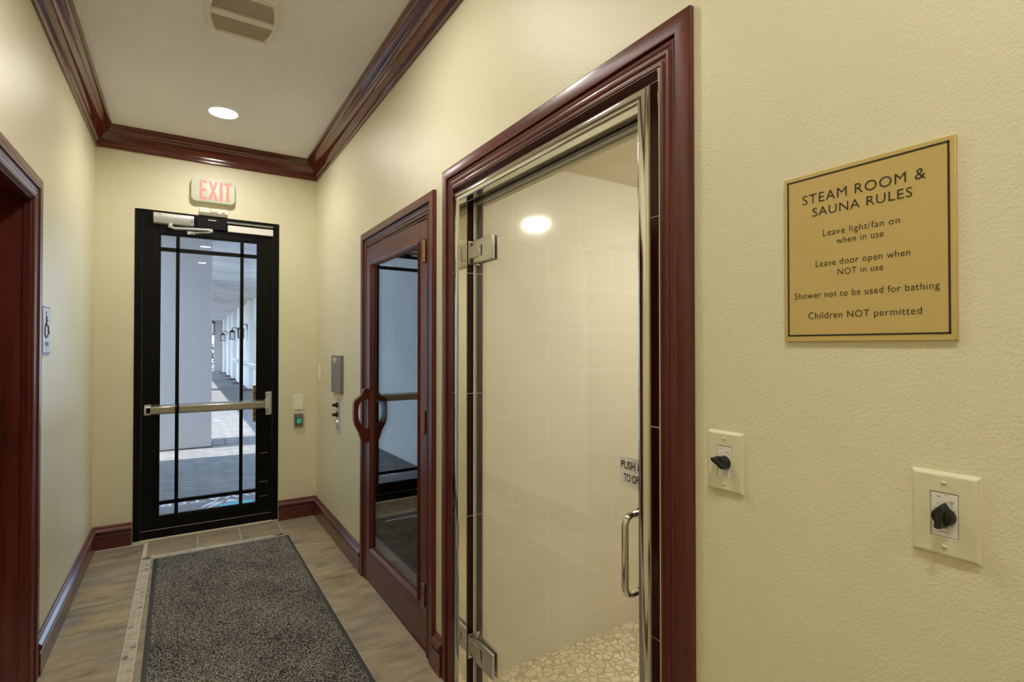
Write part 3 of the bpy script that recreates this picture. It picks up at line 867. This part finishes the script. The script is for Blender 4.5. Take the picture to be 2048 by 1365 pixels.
# ================================================================== corridor things
# recessed lamps
def downlight(x, y, label):
    t = thing('recessed_downlight', label, 'ceiling light', (x, y, ZC), group='recessed lamps along the corridor ceiling')
    mb = MB(); mb.lathe_open([(LR - 0.004, -0.014), (LR - 0.003, 0.001), (LR, 0.005), (LR + 0.008, 0.005), (LR + 0.011, 0.0005)], (x, y, ZC), (0, 0, -1), 48); link('trim_ring', mb, M['reflector'], t)
    mb = MB(); mb.lathe([(LR + 0.004, -0.026), (LR + 0.004, -0.012), (0.05, -0.004), (0.001, -0.002)], (x, y, ZC), (0, 0, -1), 48); link('lamp_lens', mb, M['lens'], t)
downlight(0.218, 4.075, 'round recessed ceiling light glowing white above the exit door')
downlight(0.24, 2.02, 'round recessed ceiling light between the vent and the steam room door')
downlight(0.28, -0.08, 'round recessed ceiling light overhead, mirrored in the exit door glass')
downlight(0.28, -1.98, 'round recessed ceiling light at the far back of the corridor')

# ceiling vent
vx, vy = 0.231, 2.818
t = thing('ceiling_vent', 'off-white rounded ceiling vent with two fine grille panels', 'vent', (vx, vy, ZC))
def bulge(w, h, k):
    pts = []
    n = 12
    for i in range(n + 1):
        s = -1 + 2 * i / n; pts.append((s * w / 2 * 0.80, h / 2))
    for i in range(n + 1):
        s = 1 - 2 * i / n; pts.append((w / 2 * (0.80 + 0.20 * (1 - abs(s) ** 2.6)), s * h / 2 * 1.0))
    for i in range(n + 1):
        s = 1 - 2 * i / n; pts.append((s * w / 2 * 0.80, -h / 2))
    for i in range(n + 1):
        s = -1 + 2 * i / n; pts.append((-w / 2 * (0.80 + 0.20 * (1 - abs(s) ** 2.6)), s * h / 2))
    return pts
vw, vh = 0.320, 0.390
def vloop(w, h, z): return [(vx + a, vy + b, z) for a, b in bulge(w, h, 1)]
mb = MB()
mb.grid([vloop(vw, vh, ZC), vloop(vw, vh, ZC - 0.010), vloop(vw - 0.012, vh - 0.012, ZC - 0.018), vloop(vw - 0.05, vh - 0.05, ZC - 0.022), vloop(vw - 0.056, vh - 0.056, ZC - 0.012)], closed_u=True)
mb.box(vx - vw / 2 + 0.026, vx + vw / 2 - 0.026, vy - 0.022, vy + 0.022, ZC - 0.023, ZC - 0.004)
link('vent_frame', mb, M['white'], t)
def clipw(yy):
    s = max(-1, min(1, (yy + 0.002 - vy) / ((vh - 0.05) / 2)))
    return (vw - 0.055) / 2 * (0.80 + 0.20 * (1 - abs(s) ** 2.6))
for a, b in ((vy + 0.024, vy + 0.170), (vy - 0.170, vy - 0.024)):
    mb = MB(); yy = a
    while yy < b - 0.002:
        w = clipw(yy); mb.box(vx - w, vx + w, yy, yy + 0.0036, ZC - 0.014, ZC - 0.008); yy += 0.0064
    for k in range(-2, 3): mb.box(vx + k * 0.05 - 0.001, vx + k * 0.05 + 0.001, a, b, ZC - 0.013, ZC - 0.006)
    o = link('grille_panel', mb, M['grille'], t, smooth=False)
mb = MB(); mb.face([(vx + a * 0.86, vy + b * 0.9, ZC - 0.004) for a, b in bulge(vw, vh, 1)]); link('vent_backing', mb, simple('vent_brown', (0.20, 0.165, 0.11), 0.9), t)  # one even brown sheet behind the grille

# exit sign
ex0, ex1, ez0, ez1 = 0.036, 0.341, 2.612, 2.800
t = thing('exit_sign', 'off-white exit sign with pink red letters above the door', 'exit sign', ((ex0 + ex1) / 2, E, ez0))
ol = rounded(ex1 - ex0, ez1 - ez0, 0.036, 7)
mb = MB()
def el(k, y): return [((ex0 + ex1) / 2 + a * k, y, (ez0 + ez1) / 2 + b * k) for a, b in ol]
mb.grid([el(1, E), el(1, E - 0.046), el(0.985, E - 0.052), el(0.955, E - 0.054)], closed_u=True); mb.face(el(0.955, E - 0.054))
link('housing', mb, M['exitface'], t, ang=40)
def letter(polys, name='letter'):
    m_ = MB()
    for p in polys: m_.prism([(ex0 + 0.056 + a * 0.222, E - 0.0535, ez0 + 0.018 + b * 0.152) for a, b in p], (0, -0.002, 0))
    link(name, m_, M['exitred'], t, smooth=False)
letter([[(0, 0), (0.09, 0), (0.09, 1), (0, 1)], [(0.09, 0), (0.24, 0), (0.24, 0.14), (0.09, 0.14)], [(0.09, 0.43), (0.22, 0.43), (0.22, 0.57), (0.09, 0.57)], [(0.09, 0.86), (0.24, 0.86), (0.24, 1), (0.09, 1)]])
letter([[(0.27, 0), (0.37, 0), (0.425, 0.30), (0.48, 0), (0.58, 0), (0.475, 0.5), (0.58, 1), (0.48, 1), (0.425, 0.70), (0.37, 1), (0.27, 1), (0.375, 0.5)]])
letter([[(0.62, 0), (0.72, 0), (0.72, 1), (0.62, 1)]])
letter([[(0.83, 0), (0.93, 0), (0.93, 0.86), (1.01, 0.86), (1.01, 1), (0.75, 1), (0.75, 0.86), (0.83, 0.86)]])
mb = MB(); mb.lathe([(0.006, 0), (0.005, 0.005), (0.001, 0.006)], (ex0 + 0.045, E - 0.046, ez0 + 0.004), (0, -1, 0), 14); link('indicator_light', mb, M['redled'], t)

# motion sensor above the frame
t = thing('motion_sensor', 'small white sensor box over the exit door frame', 'sensor', (0.192, E, 2.508))
mb = MB(); mb.prism([(0.096, E, 2.510), (0.096, E - 0.030, 2.510), (0.096, E - 0.050, 2.530), (0.096, E - 0.052, 2.566), (0.096, E, 2.574)], (0.192, 0, 0)); link('sensor_body', mb, M['white'], t, bevel=0.003)
mb = MB(); mb.box(0.165, 0.222, E - 0.056, E - 0.04, 2.535, 2.560); link('sensor_window', mb, M['ivory'], t, bevel=0.003)
mb = MB(); mb.box(0.250, 0.268, E - 0.0545, E - 0.05, 2.536, 2.541); link('indicator_light', mb, M['greybox'], t)

# blank plate and green exit button beside the exit door
t = thing('blank_wall_plate', 'blank ivory wall plate right of the exit door', 'wall plate', (0.838, E, 0.927))
mb = MB(); mb.box(0.798, 0.877, E - 0.008, E, 0.927, 1.057); link('plate', mb, M['paleivory'], t, bevel=0.003)
t = thing('exit_button', 'grey wall button box with a green square button below the blank plate', 'button', (0.838, E, 0.767))
mb = MB(); mb.box(0.802, 0.874, E - 0.022, E, 0.780, 0.893); link('button_box', mb, M['greybox'], t, bevel=0.002)
mb = MB(); mb.box(0.815, 0.863, E - 0.028, E - 0.02, 0.806, 0.853); link('button_bezel', mb, M['black'], t, bevel=0.002)
mb = MB(); mb.box(0.821, 0.858, E - 0.035, E - 0.026, 0.812, 0.848); o = link('green_button', mb, M['greenbtn'], t, bevel=0.002)
mb = MB(); mb.box(0.828, 0.851, E - 0.0356, E - 0.0345, 0.834, 0.839); mb.box(0.828, 0.851, E - 0.0356, E - 0.0345, 0.822, 0.827); link('button_print', mb, M['darkgrey'], o)

# right wall near the corner
t = thing('light_switch', 'narrow ivory light switch beside the far corner', 'switch', (R, 4.675, 1.18))
mb = MB(); mb.box(R - 0.007, R, 4.640, 4.712, 1.182, 1.312); link('plate', mb, M['paleivory'], t, bevel=0.003)
mb = MB(); mb.box(R - 0.012, R - 0.005, 4.659, 4.692, 1.214, 1.280); link('rocker', mb, M['paleivory'], t, bevel=0.002)

t = thing('control_box', 'flat grey control box with a pale label on the far right wall', 'control box', (R, 4.035, 1.12))
mb = MB(); mb.box(R - 0.022, R, 3.888, 4.170, 1.122, 1.404); o = link('cover', mb, M['greybox'], t, bevel=0.003)
mb = MB(); mb.box(R - 0.0232, R - 0.021, 4.00, 4.118, 1.370, 1.384); mb.box(R - 0.0232, R - 0.021, 4.018, 4.105, 1.352, 1.364); link('label_plate', mb, M['offwhite'], o)
mb = MB()
for k in range(9): mb.box(R - 0.0228, R - 0.021, 3.905 + 0.008 * (k % 2), 3.985, 1.138 + k * 0.0095, 1.142 + k * 0.0095)
link('printed_notice', mb, M['greyprint'], o)

t = thing('heater_control', 'slim silver panel with two black knobs under the grey box', 'control panel', (R, 4.03, 0.82))
mb = MB(); mb.box(R - 0.005, R, 3.975, 4.086, 0.822, 1.074); o = link('panel_plate', mb, M['silver'], t, bevel=0.001)
for z in (1.030, 0.958):
    mb = MB(); mb.lathe([(0.020, 0), (0.019, 0.010), (0.012, 0.014), (0.011, 0.036), (0.009, 0.038)], (R - 0.005, 4.035, z), (-1, 0, 0), 24); k = link('knob', mb, M['black'], t)
mb = MB(); mb.lathe([(0.009, 0), (0.008, 0.006), (0.001, 0.008)], (R - 0.005, 4.035, 0.908), (-1, 0, 0), 18); link('pilot_lamp', mb, M['pinklamp'], t)
for z, w in ((0.995, 0.02), (0.930, 0.02), (0.875, 0.05), (0.862, 0.06), (0.850, 0.04)):
    mb = MB(); mb.box(R - 0.0056, R - 0.0045, 4.035 - w / 2, 4.035 + w / 2, z, z + 0.004); link('printed_mark', mb, M['darkgrey'], o)

# timer switches on the near right wall
def timer(yc, zc, ang, label):
    t = thing('timer_switch', label, 'timer switch', (R, yc, zc - 0.065), group='dial timer switches on the near wall')
    mb = MB()
    a = [(R, yc + s * 0.043, zc + q * 0.0645) for s, q in ((-1, -1), (1, -1), (1, 1), (-1, 1))]
    b = [(R - 0.0025, yc + s * 0.043, zc + q * 0.0645) for s, q in ((-1, -1), (1, -1), (1, 1), (-1, 1))]
    c_ = [(R - 0.0075, yc + s * 0.038, zc + q * 0.0595) for s, q in ((-1, -1), (1, -1), (1, 1), (-1, 1))]
    d_ = [(R - 0.0075, yc + s * 0.0172, zc + q * 0.0335) for s, q in ((-1, -1), (1, -1), (1, 1), (-1, 1))]
    e_ = [(R - 0.0045, yc + s * 0.0172, zc + q * 0.0335) for s, q in ((-1, -1), (1, -1), (1, 1), (-1, 1))]
    mb.grid([a, b, c_, d_, e_], closed_u=True)
    link('plate', mb, M['ivory'], t, bevel=0.0012)
    mb = MB(); mb.box(R - 0.0066, R - 0.003, yc - 0.0166, yc + 0.0166, zc - 0.0329, zc + 0.0329); f = link('dial_face', mb, M['white'], t, bevel=0.0006)
    mb = MB()
    for k in range(13):
        q = math.radians(-60 + k * 25)
        y1, z1 = yc - math.sin(q) * 0.0145, zc + math.cos(q) * 0.0205
        mb.box(R - 0.0070, R - 0.0062, y1 - 0.0007, y1 + 0.0007, z1 - 0.0005, z1 + 0.0005)
    for dy, dz, w in ((0.007, 0.0265, 0.005), (-0.009, 0.021, 0.006), (-0.009, 0.0185, 0.004), (0.001, -0.0265, 0.012), (-0.002, 0.030, 0.0012)):
        mb.box(R - 0.0070, R - 0.0062, yc + dy - w / 2, yc + dy + w / 2, zc + dz, zc + dz + 0.0011)
    link('dial_marks', mb, M['greyprint'], f)
    for s in (-1, 1):
        mb = MB(); z1 = zc + s * 0.0483
        mb.lathe([(0.0034, 0), (0.0032, 0.0012), (0.0015, 0.002), (0.0002, 0.0021)], (R - 0.0074, yc, z1), (-1, 0, 0), 16)
        o = link('screw', mb, M['ivory'], t)
        mb = MB(); mb.box(R - 0.0097, R - 0.0093, yc - 0.0029, yc + 0.0029, z1 - 0.0004, z1 + 0.0004); link('screw_slot', mb, M['greybox'], o)
    # pointer knob
    mb = MB(); mb.lathe([(0.0150, 0), (0.0146, 0.006), (0.0125, 0.011), (0.006, 0.0135), (0.0005, 0.0138)], (R - 0.0066, yc, zc - 0.002), (-1, 0, 0), 32)
    kb = link('knob', mb, M['black'], t, ang=45)
    ca, sa = math.cos(ang), math.sin(ang)
    def P(a_, b_, h_):          # a along the pointer, b across
        yy = -(b_ * ca + a_ * sa); zz = a_ * ca - b_ * sa
        return (R - 0.0066 - h_, yc + yy, zc - 0.002 + zz)
    base = [(0.0225, 0.0), (0.0160, 0.0062), (-0.0150, 0.0066), (-0.0165, 0.0), (-0.0150, -0.0066), (0.0160, -0.0062)]
    lo = [P(a_, b_, 0.003) for a_, b_ in base]
    hi = [P(a_ * 0.93, b_ * 0.62, 0.024) for a_, b_ in base]
    mb = MB(); mb.grid([lo, hi], closed_u=True); mb.face(hi); mb.face(lo)
    link('knob_pointer', mb, M['black'], kb, bevel=0.0008, ang=25)
timer(0.705, 1.223, math.radians(-62), 'ivory dial timer switch beside the steam door casing, knob turned sideways')
timer(0.324, 1.213, math.radians(6), 'ivory dial timer switch below the gold rules sign, knob pointing up')

# rules sign
t = thing('rules_sign', 'gold rules sign with a thin dark border on the near wall', 'sign', (R, 0.438, 1.479))
mb = MB(); mb.box(R - 0.006, R, 0.306, 0.571, 1.4785, 1.790); pl = link('sign_plate', mb, M['gold'], t, bevel=0.0012)
mb = MB(); a0, a1, b0, b1, w = 0.3135, 0.5645, 1.4885, 1.7825, 0.0028
for bx in ((a0, a1, b0, b0 + w), (a0, a1, b1 - w, b1), (a0, a0 + w, b0, b1), (a1 - w, a1, b0, b1)): mb.box(R - 0.0066, R - 0.0058, *bx)
link('border_line', mb, M['signink'], pl)
for body, y1, y0, z, h in (('STEAM ROOM &', 0.5355, 0.3435, 1.7335, 0.0175), ('SAUNA RULES', 0.5175, 0.3615, 1.7085, 0.0160), ('Leave light/fan on', 0.499, 0.379, 1.6695, 0.0115), ('when in use', 0.476, 0.402, 1.652, 0.0115),
                           ('Leave door open when', 0.512, 0.365, 1.615, 0.0115), ('NOT in use', 0.474, 0.403, 1.5965, 0.0110), ('Shower not to be used for bathing', 0.551, 0.327, 1.5585, 0.0115), ('Children NOT permitted', 0.526, 0.350, 1.5205, 0.0118)):
    text('lettering', body, pl, M['signink'], (R - 0.006, y1, z), (0, -1, 0), (0, 0, 1), width=y1 - y0, height=h, spacing=1.08, bold=-0.005)

# restroom plaque on the left wall
t = thing('restroom_plaque', 'silver plaque with a wheelchair symbol on the left wall', 'sign', (L, 3.240, 1.435))
mb = MB(); mb.box(L, L + 0.006, 3.158, 3.325, 1.435, 1.658); pl = link('plaque_border', mb, M['black'], t, bevel=0.001)
mb = MB(); mb.box(L + 0.003, L + 0.0075, 3.166, 3.317, 1.443, 1.650); fc = link('plaque_face', mb, simple('plaque_silver', (0.55, 0.56, 0.62), 0.35), t)
X = L + 0.0078
mb = MB()
def pl2(a, b): return (X, 3.242 + a, 1.560 + b)
mb.tube([pl2(-0.012, 0.055), pl2(-0.012, 0.010), pl2(0.022, 0.008), pl2(0.036, -0.030), pl2(0.048, -0.026)], 0.0035, 8)
mb.tube([pl2(-0.012, 0.032), pl2(0.016, 0.030)], 0.003, 8)
mb.tube([pl2(-0.012 + 0.034 * math.cos(a), -0.014 + 0.034 * math.sin(a)) for a in [math.radians(110 + 12 * k) for k in range(19)]], 0.003, 8)
mb.lathe([(0.009, 0), (0.008, 0.001)], pl2(-0.012, 0.068), (1, 0, 0), 16)
link('wheelchair_symbol', mb, M['darkgrey'], fc)
text('lettering', 'WOMEN', fc, M['darkgrey'], (L + 0.0075, 3.242, 1.472), (0, 1, 0), (0, 0, 1), width=0.075, height=0.019, align='CENTER', bold=0.02)
mb = MB()
for k in range(5): mb.lathe([(0.0018, 0), (0.001, 0.0012)], (L + 0.0075, 3.226 + k * 0.008, 1.457 + 0.004 * (k % 2)), (1, 0, 0), 8)
link('braille_dots', mb, M['greyprint'], fc)

# entrance mat
a = math.radians(0.62)
t = thing('floor_mat', 'long charcoal entrance mat with grey rubber edge on the floor', 'mat', (0.262, 4.384, 0.0), (0, 0, a))
mb = MB()
W2, LN = 0.434, 3.0
def mt(m_): m_.v = [tuple(parent_world(t) @ Vector(p)) for p in m_.v]; return m_
o_ = [(-W2, 0), (W2, 0), (W2, -LN), (-W2, -LN)]
def lp(ins, z): return [(-W2 + ins, -ins, z), (W2 - ins, -ins, z), (W2 - ins, -LN + ins, z), (-W2 + ins, -LN + ins, z)]
mb.grid([lp(0, 0.0005), lp(0.004, 0.003), lp(0.024, 0.004), lp(0.025, 0.0005)], closed_u=True)
link('rubber_border', mt(mb), M['rubber'], t)
mb = MB(); mb.grid([lp(0.022, 0.0005), lp(0.0225, 0.007), lp(0.026, 0.0085)], closed_u=True); mb.face(lp(0.026, 0.0085))
link('mat_pile', mt(mb), M['pile'], t)

# ================================================================== outside the exit door: the arcade
Y0 = E + 0.12
mb = MB(); mb.box(-14, 6, Y0, 60, -0.10, -0.004); struct('floor_arcade', mb, M['paver'])
mb = MB(); mb.box(-0.75, 2.6, Y0, 37.0, 3.06, 3.25); struct('ceiling_arcade', mb, M['extceil'])
mb = MB(); mb.box(-6, L - LT_, E, Y0, 0, 3.4); mb.box(R + WT, 6, E + 0.0, Y0, 0, 3.4); struct('wall_facade', mb, M['stuccow'])
mb = MB(); mb.box(-0.72, -0.53, Y0, 8.15, -0.004, 3.06); struct('wall_porch_left', mb, M['stuccow'])  # far end lengthened to block sun and narrow the bright band on the paving
# right arcade wall with a niche and shelf caps
mb = MB()
xw = 1.95
mb.box(xw, xw + 0.3, 14.2, 15.0, -0.004, 3.06); mb.box(xw, xw + 0.3, 19.5, 37.0, -0.004, 3.06)
mb.box(xw, xw + 0.3, 15.0, 19.5, -0.004, 0.80); mb.box(xw, xw + 0.3, 15.0, 19.5, 2.30, 3.06); mb.box(xw + 0.28, xw + 0.36, 15.0, 19.5, 0.8, 2.3)
struct('wall_arcade_right', mb, M['stuccow'])
for y0, y1 in ((19.5, 20.4), (23.3, 24.2), (26.3, 27.1), (29.4, 30.1), (32.7, 33.4)):
    t = tag(empty('pilaster', (1.9, y0, 0)), None, None, kind='structure')
    mb = MB(); mb.box(1.83, xw, y0, y1, 0.05, 3.06); link('pilaster_shaft', mb, M['stuccow'], t, bevel=0.01)
    mb = MB(); mb.box(1.66, xw, y0 - 0.05, y1 + 0.05, 0, 0.03); link('pilaster_base', mb, M['plinth'], t)
for k, (y0, y1) in enumerate(((15.0, 20.7), (23.0, 25.2))):
    t = tag(empty('trim_shelf', (1.9, y0, 0.8)), None, None, kind='structure')
    mb = MB(); mb.prism([(xw, y0, 0.78), (1.80, y0, 0.80), (1.76, y0, 0.88), (1.70, y0, 0.92), (1.70, y0, 0.98), (xw, y0, 0.98)], (0, y1 - y0, 0)); link('shelf_cap', mb, M['stuccow'], t)
# square columns along the open side
CX0, CX1 = -0.45, 0.345
for y0 in (8.85, 14.6, 20.4, 26.2, 32.0):
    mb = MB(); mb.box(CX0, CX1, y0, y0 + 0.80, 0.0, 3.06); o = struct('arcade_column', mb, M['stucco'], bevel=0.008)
    if y0 < 9:
        mb = MB(); mb.box(CX0 - 0.01, CX1 + 0.01, y0 - 0.015, y0 + 0.815, -0.003, 0.012); link('column_base', mb, M['plinth'], o)
t = None
# paver patches by the columns
for nm, (x0, x1, y0, y1) in (('brick_band', (0.36, 0.72, 8.98, 9.6)), ('brick_band', (0.36, 0.62, 11.6, 12.3))):
    mb = MB()
    w = (x1 - x0) / 2; h = (y1 - y0) / 2
    for i in range(2):
        for j in range(2): mb.box(x0 + i * w + 0.012, x0 + (i + 1) * w - 0.012, y0 + j * h + 0.012, y0 + (j + 1) * h - 0.012, -0.003, 0.002)
    tag(link(nm, mb, M['bandbrick']), None, None, kind='structure')
# far end: beam, wall and gate
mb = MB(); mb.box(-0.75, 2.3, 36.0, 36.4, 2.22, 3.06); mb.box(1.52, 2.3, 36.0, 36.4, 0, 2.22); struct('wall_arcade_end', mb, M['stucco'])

def gate():
    t = thing('iron_gate', 'dark iron gate at the bright far end of the arcade', 'gate', (1.3, 37.2, 0))
    for x in (0.62, 1.38):
        mb = MB(); mb.box(x, x + 0.06, 37.2, 37.26, 0, 1.75); link('gate_post', mb, M['iron'], t)
    for x in [0.72 + k * 0.085 for k in range(8)] + [1.46 + k * 0.085 for k in range(3)]:
        mb = MB(); mb.box(x, x + 0.015, 37.22, 37.235, 0.1, 1.6); link('gate_bar', mb, M['iron'], t)
    for z in (0.08, 0.82, 1.60):
        mb = MB(); mb.box(0.62, 1.66, 37.215, 37.245, z, z + 0.04); link('gate_rail', mb, M['iron'], t)
gate()

def hedge(name, label, cx, cy, sx, sy, z0, z1, nleaf, size, seed):
    rnd = random.Random(seed)
    t = thing(name, label, 'hedge', (cx, cy, 0))
    mb = MB()
    for _ in range(nleaf):
        x = rnd.uniform(-sx, sx); y = rnd.uniform(-sy, sy); z = z0 + (z1 - z0) * rnd.random() ** 0.8
        wob = 1 - 0.18 * math.sin(x * 3.1 + z * 2.3) ** 2
        p = Vector((cx + x * wob, cy + y * wob, z))
        d = Euler((rnd.uniform(-1.2, 1.2), rnd.uniform(-1.2, 1.2), rnd.uniform(0, 6.28))).to_matrix()
        s = size * rnd.uniform(0.6, 1.3)
        mb.face([p + d @ Vector(q) for q in ((-s * 0.4, 0, 0), (0, -s, 0.2 * s), (s * 0.4, 0, 0), (0, s, 0.2 * s))], 0, rnd.random())
    link('foliage', mb, M['leaf'], t, smooth=False)
    mb = MB()
    for k in range(6):
        x = cx + (-0.8 + 0.32 * k) * sx
        mb.tube([(x, cy, 0), (x + 0.05, cy + 0.03, z1 * 0.45), (x - 0.04, cy, z1 * 0.8)], [0.05, 0.035, 0.012], 8)
    link('stems', mb, M['plinth'], t)
hedge('garden_hedge', 'leafy green hedge beyond the iron gate at the arcade end', 1.0, 40.2, 2.6, 0.6, 0.15, 1.75, 1500, 0.13, 3)
hedge('garden_hedge', 'tall leafy green hedge in the courtyard beside the arcade', -6.0, 16.0, 1.2, 9.0, 0.1, 2.6, 5200, 0.16, 5)

# lanterns
def lantern(x, y, z, nx, label):
    t = thing('wall_lantern', label, 'lantern', (x, y, z), group='black lanterns along the arcade')
    xc = x + nx * 0.20
    mb = MB(); mb.box(min(x, x + nx * 0.02), max(x, x + nx * 0.02), y - 0.06, y + 0.06, z + 0.10, z + 0.30)
    mb.tube([(x, y, z + 0.22), (x + nx * 0.12, y, z + 0.30), (xc, y, z + 0.26), (xc, y, z + 0.20)], 0.014, 8); link('bracket', mb, M['iron'], t)
    mb = MB()
    for s, q in ((-1, -1), (1, -1), (1, 1), (-1, 1)): mb.box(xc + s * 0.085 - 0.01, xc + s * 0.085 + 0.01, y + q * 0.085 - 0.01, y + q * 0.085 + 0.01, z - 0.18, z + 0.10)
    mb.box(xc - 0.1, xc + 0.1, y - 0.1, y + 0.1, z - 0.20, z - 0.175)
    a_ = [(xc + s * 0.12, y + q * 0.12, z + 0.09) for s, q in ((-1, -1), (1, -1), (1, 1), (-1, 1))]; b_ = [(xc + s * 0.025, y + q * 0.025, z + 0.20) for s, q in ((-1, -1), (1, -1), (1, 1), (-1, 1))]
    mb.grid([a_, b_], closed_u=True); mb.face(a_); mb.face(b_)
    link('lantern_frame', mb, M['iron'], t, smooth=False)
    mb = MB(); mb.box(xc - 0.076, xc + 0.076, y - 0.076, y + 0.076, z - 0.174, z + 0.09); link('lantern_panes', mb, M['lanternglass'], t)
lantern(1.83, 20.0, 1.96, -1, 'black wall lantern on the pilaster nearest the exit door')
lantern(1.83, 23.8, 1.96, -1, 'black wall lantern on the second pilaster of the arcade')
lantern(1.83, 29.8, 1.96, -1, 'black wall lantern far down the arcade wall')
lantern(0.345, 15.0, 1.96, 1, 'black lantern peeping out behind the big grey column')

# printed outdoor mat
t = thing('door_mat', 'grey outdoor mat with pale lettering and a teal patch outside the glass door', 'mat', (0.25, 5.62, -0.004))
mb = MB(); mb.box(-0.50, 1.02, 5.05, 6.02, -0.004, 0.006); o = link('mat_base', mb, M['outmat'], t, bevel=0.003)
zt = 0.0062
text('lettering', 'EWATER', o, M['matprint'], (0.66, 5.865, zt), (-1, 0, 0), (0, -1, 0), width=0.87, height=0.135, depth=0.001, spacing=1.1, bold=0.01)
mb = MB(); mb.prism([(0.262, 5.43, zt), (0.58, 5.43, zt), (0.545, 5.585, zt), (0.29, 5.55, zt)], (0, 0, 0.0012)); k = link('teal_patch', mb, M['teal'], o)
mb = MB()
for px, py, w in ((0.20, 5.66, 0.030), (0.245, 5.62, 0.034)):
    q = [(px + 0.09, py + 0.04), (px + 0.02, py + 0.01), (px - 0.04, py - 0.07), (px - 0.07, py - 0.17), (px - 0.02, py - 0.09), (px + 0.03, py - 0.02 - w)]
    mb.prism([(a_, b_, zt) for a_, b_ in q], (0, 0, 0.001))
mb.prism([(0.34, 5.60, zt), (0.46, 5.60, zt), (0.37, 5.70, zt)], (0, 0, 0.001))
link('swoosh_print', mb, M['matprint'], o)
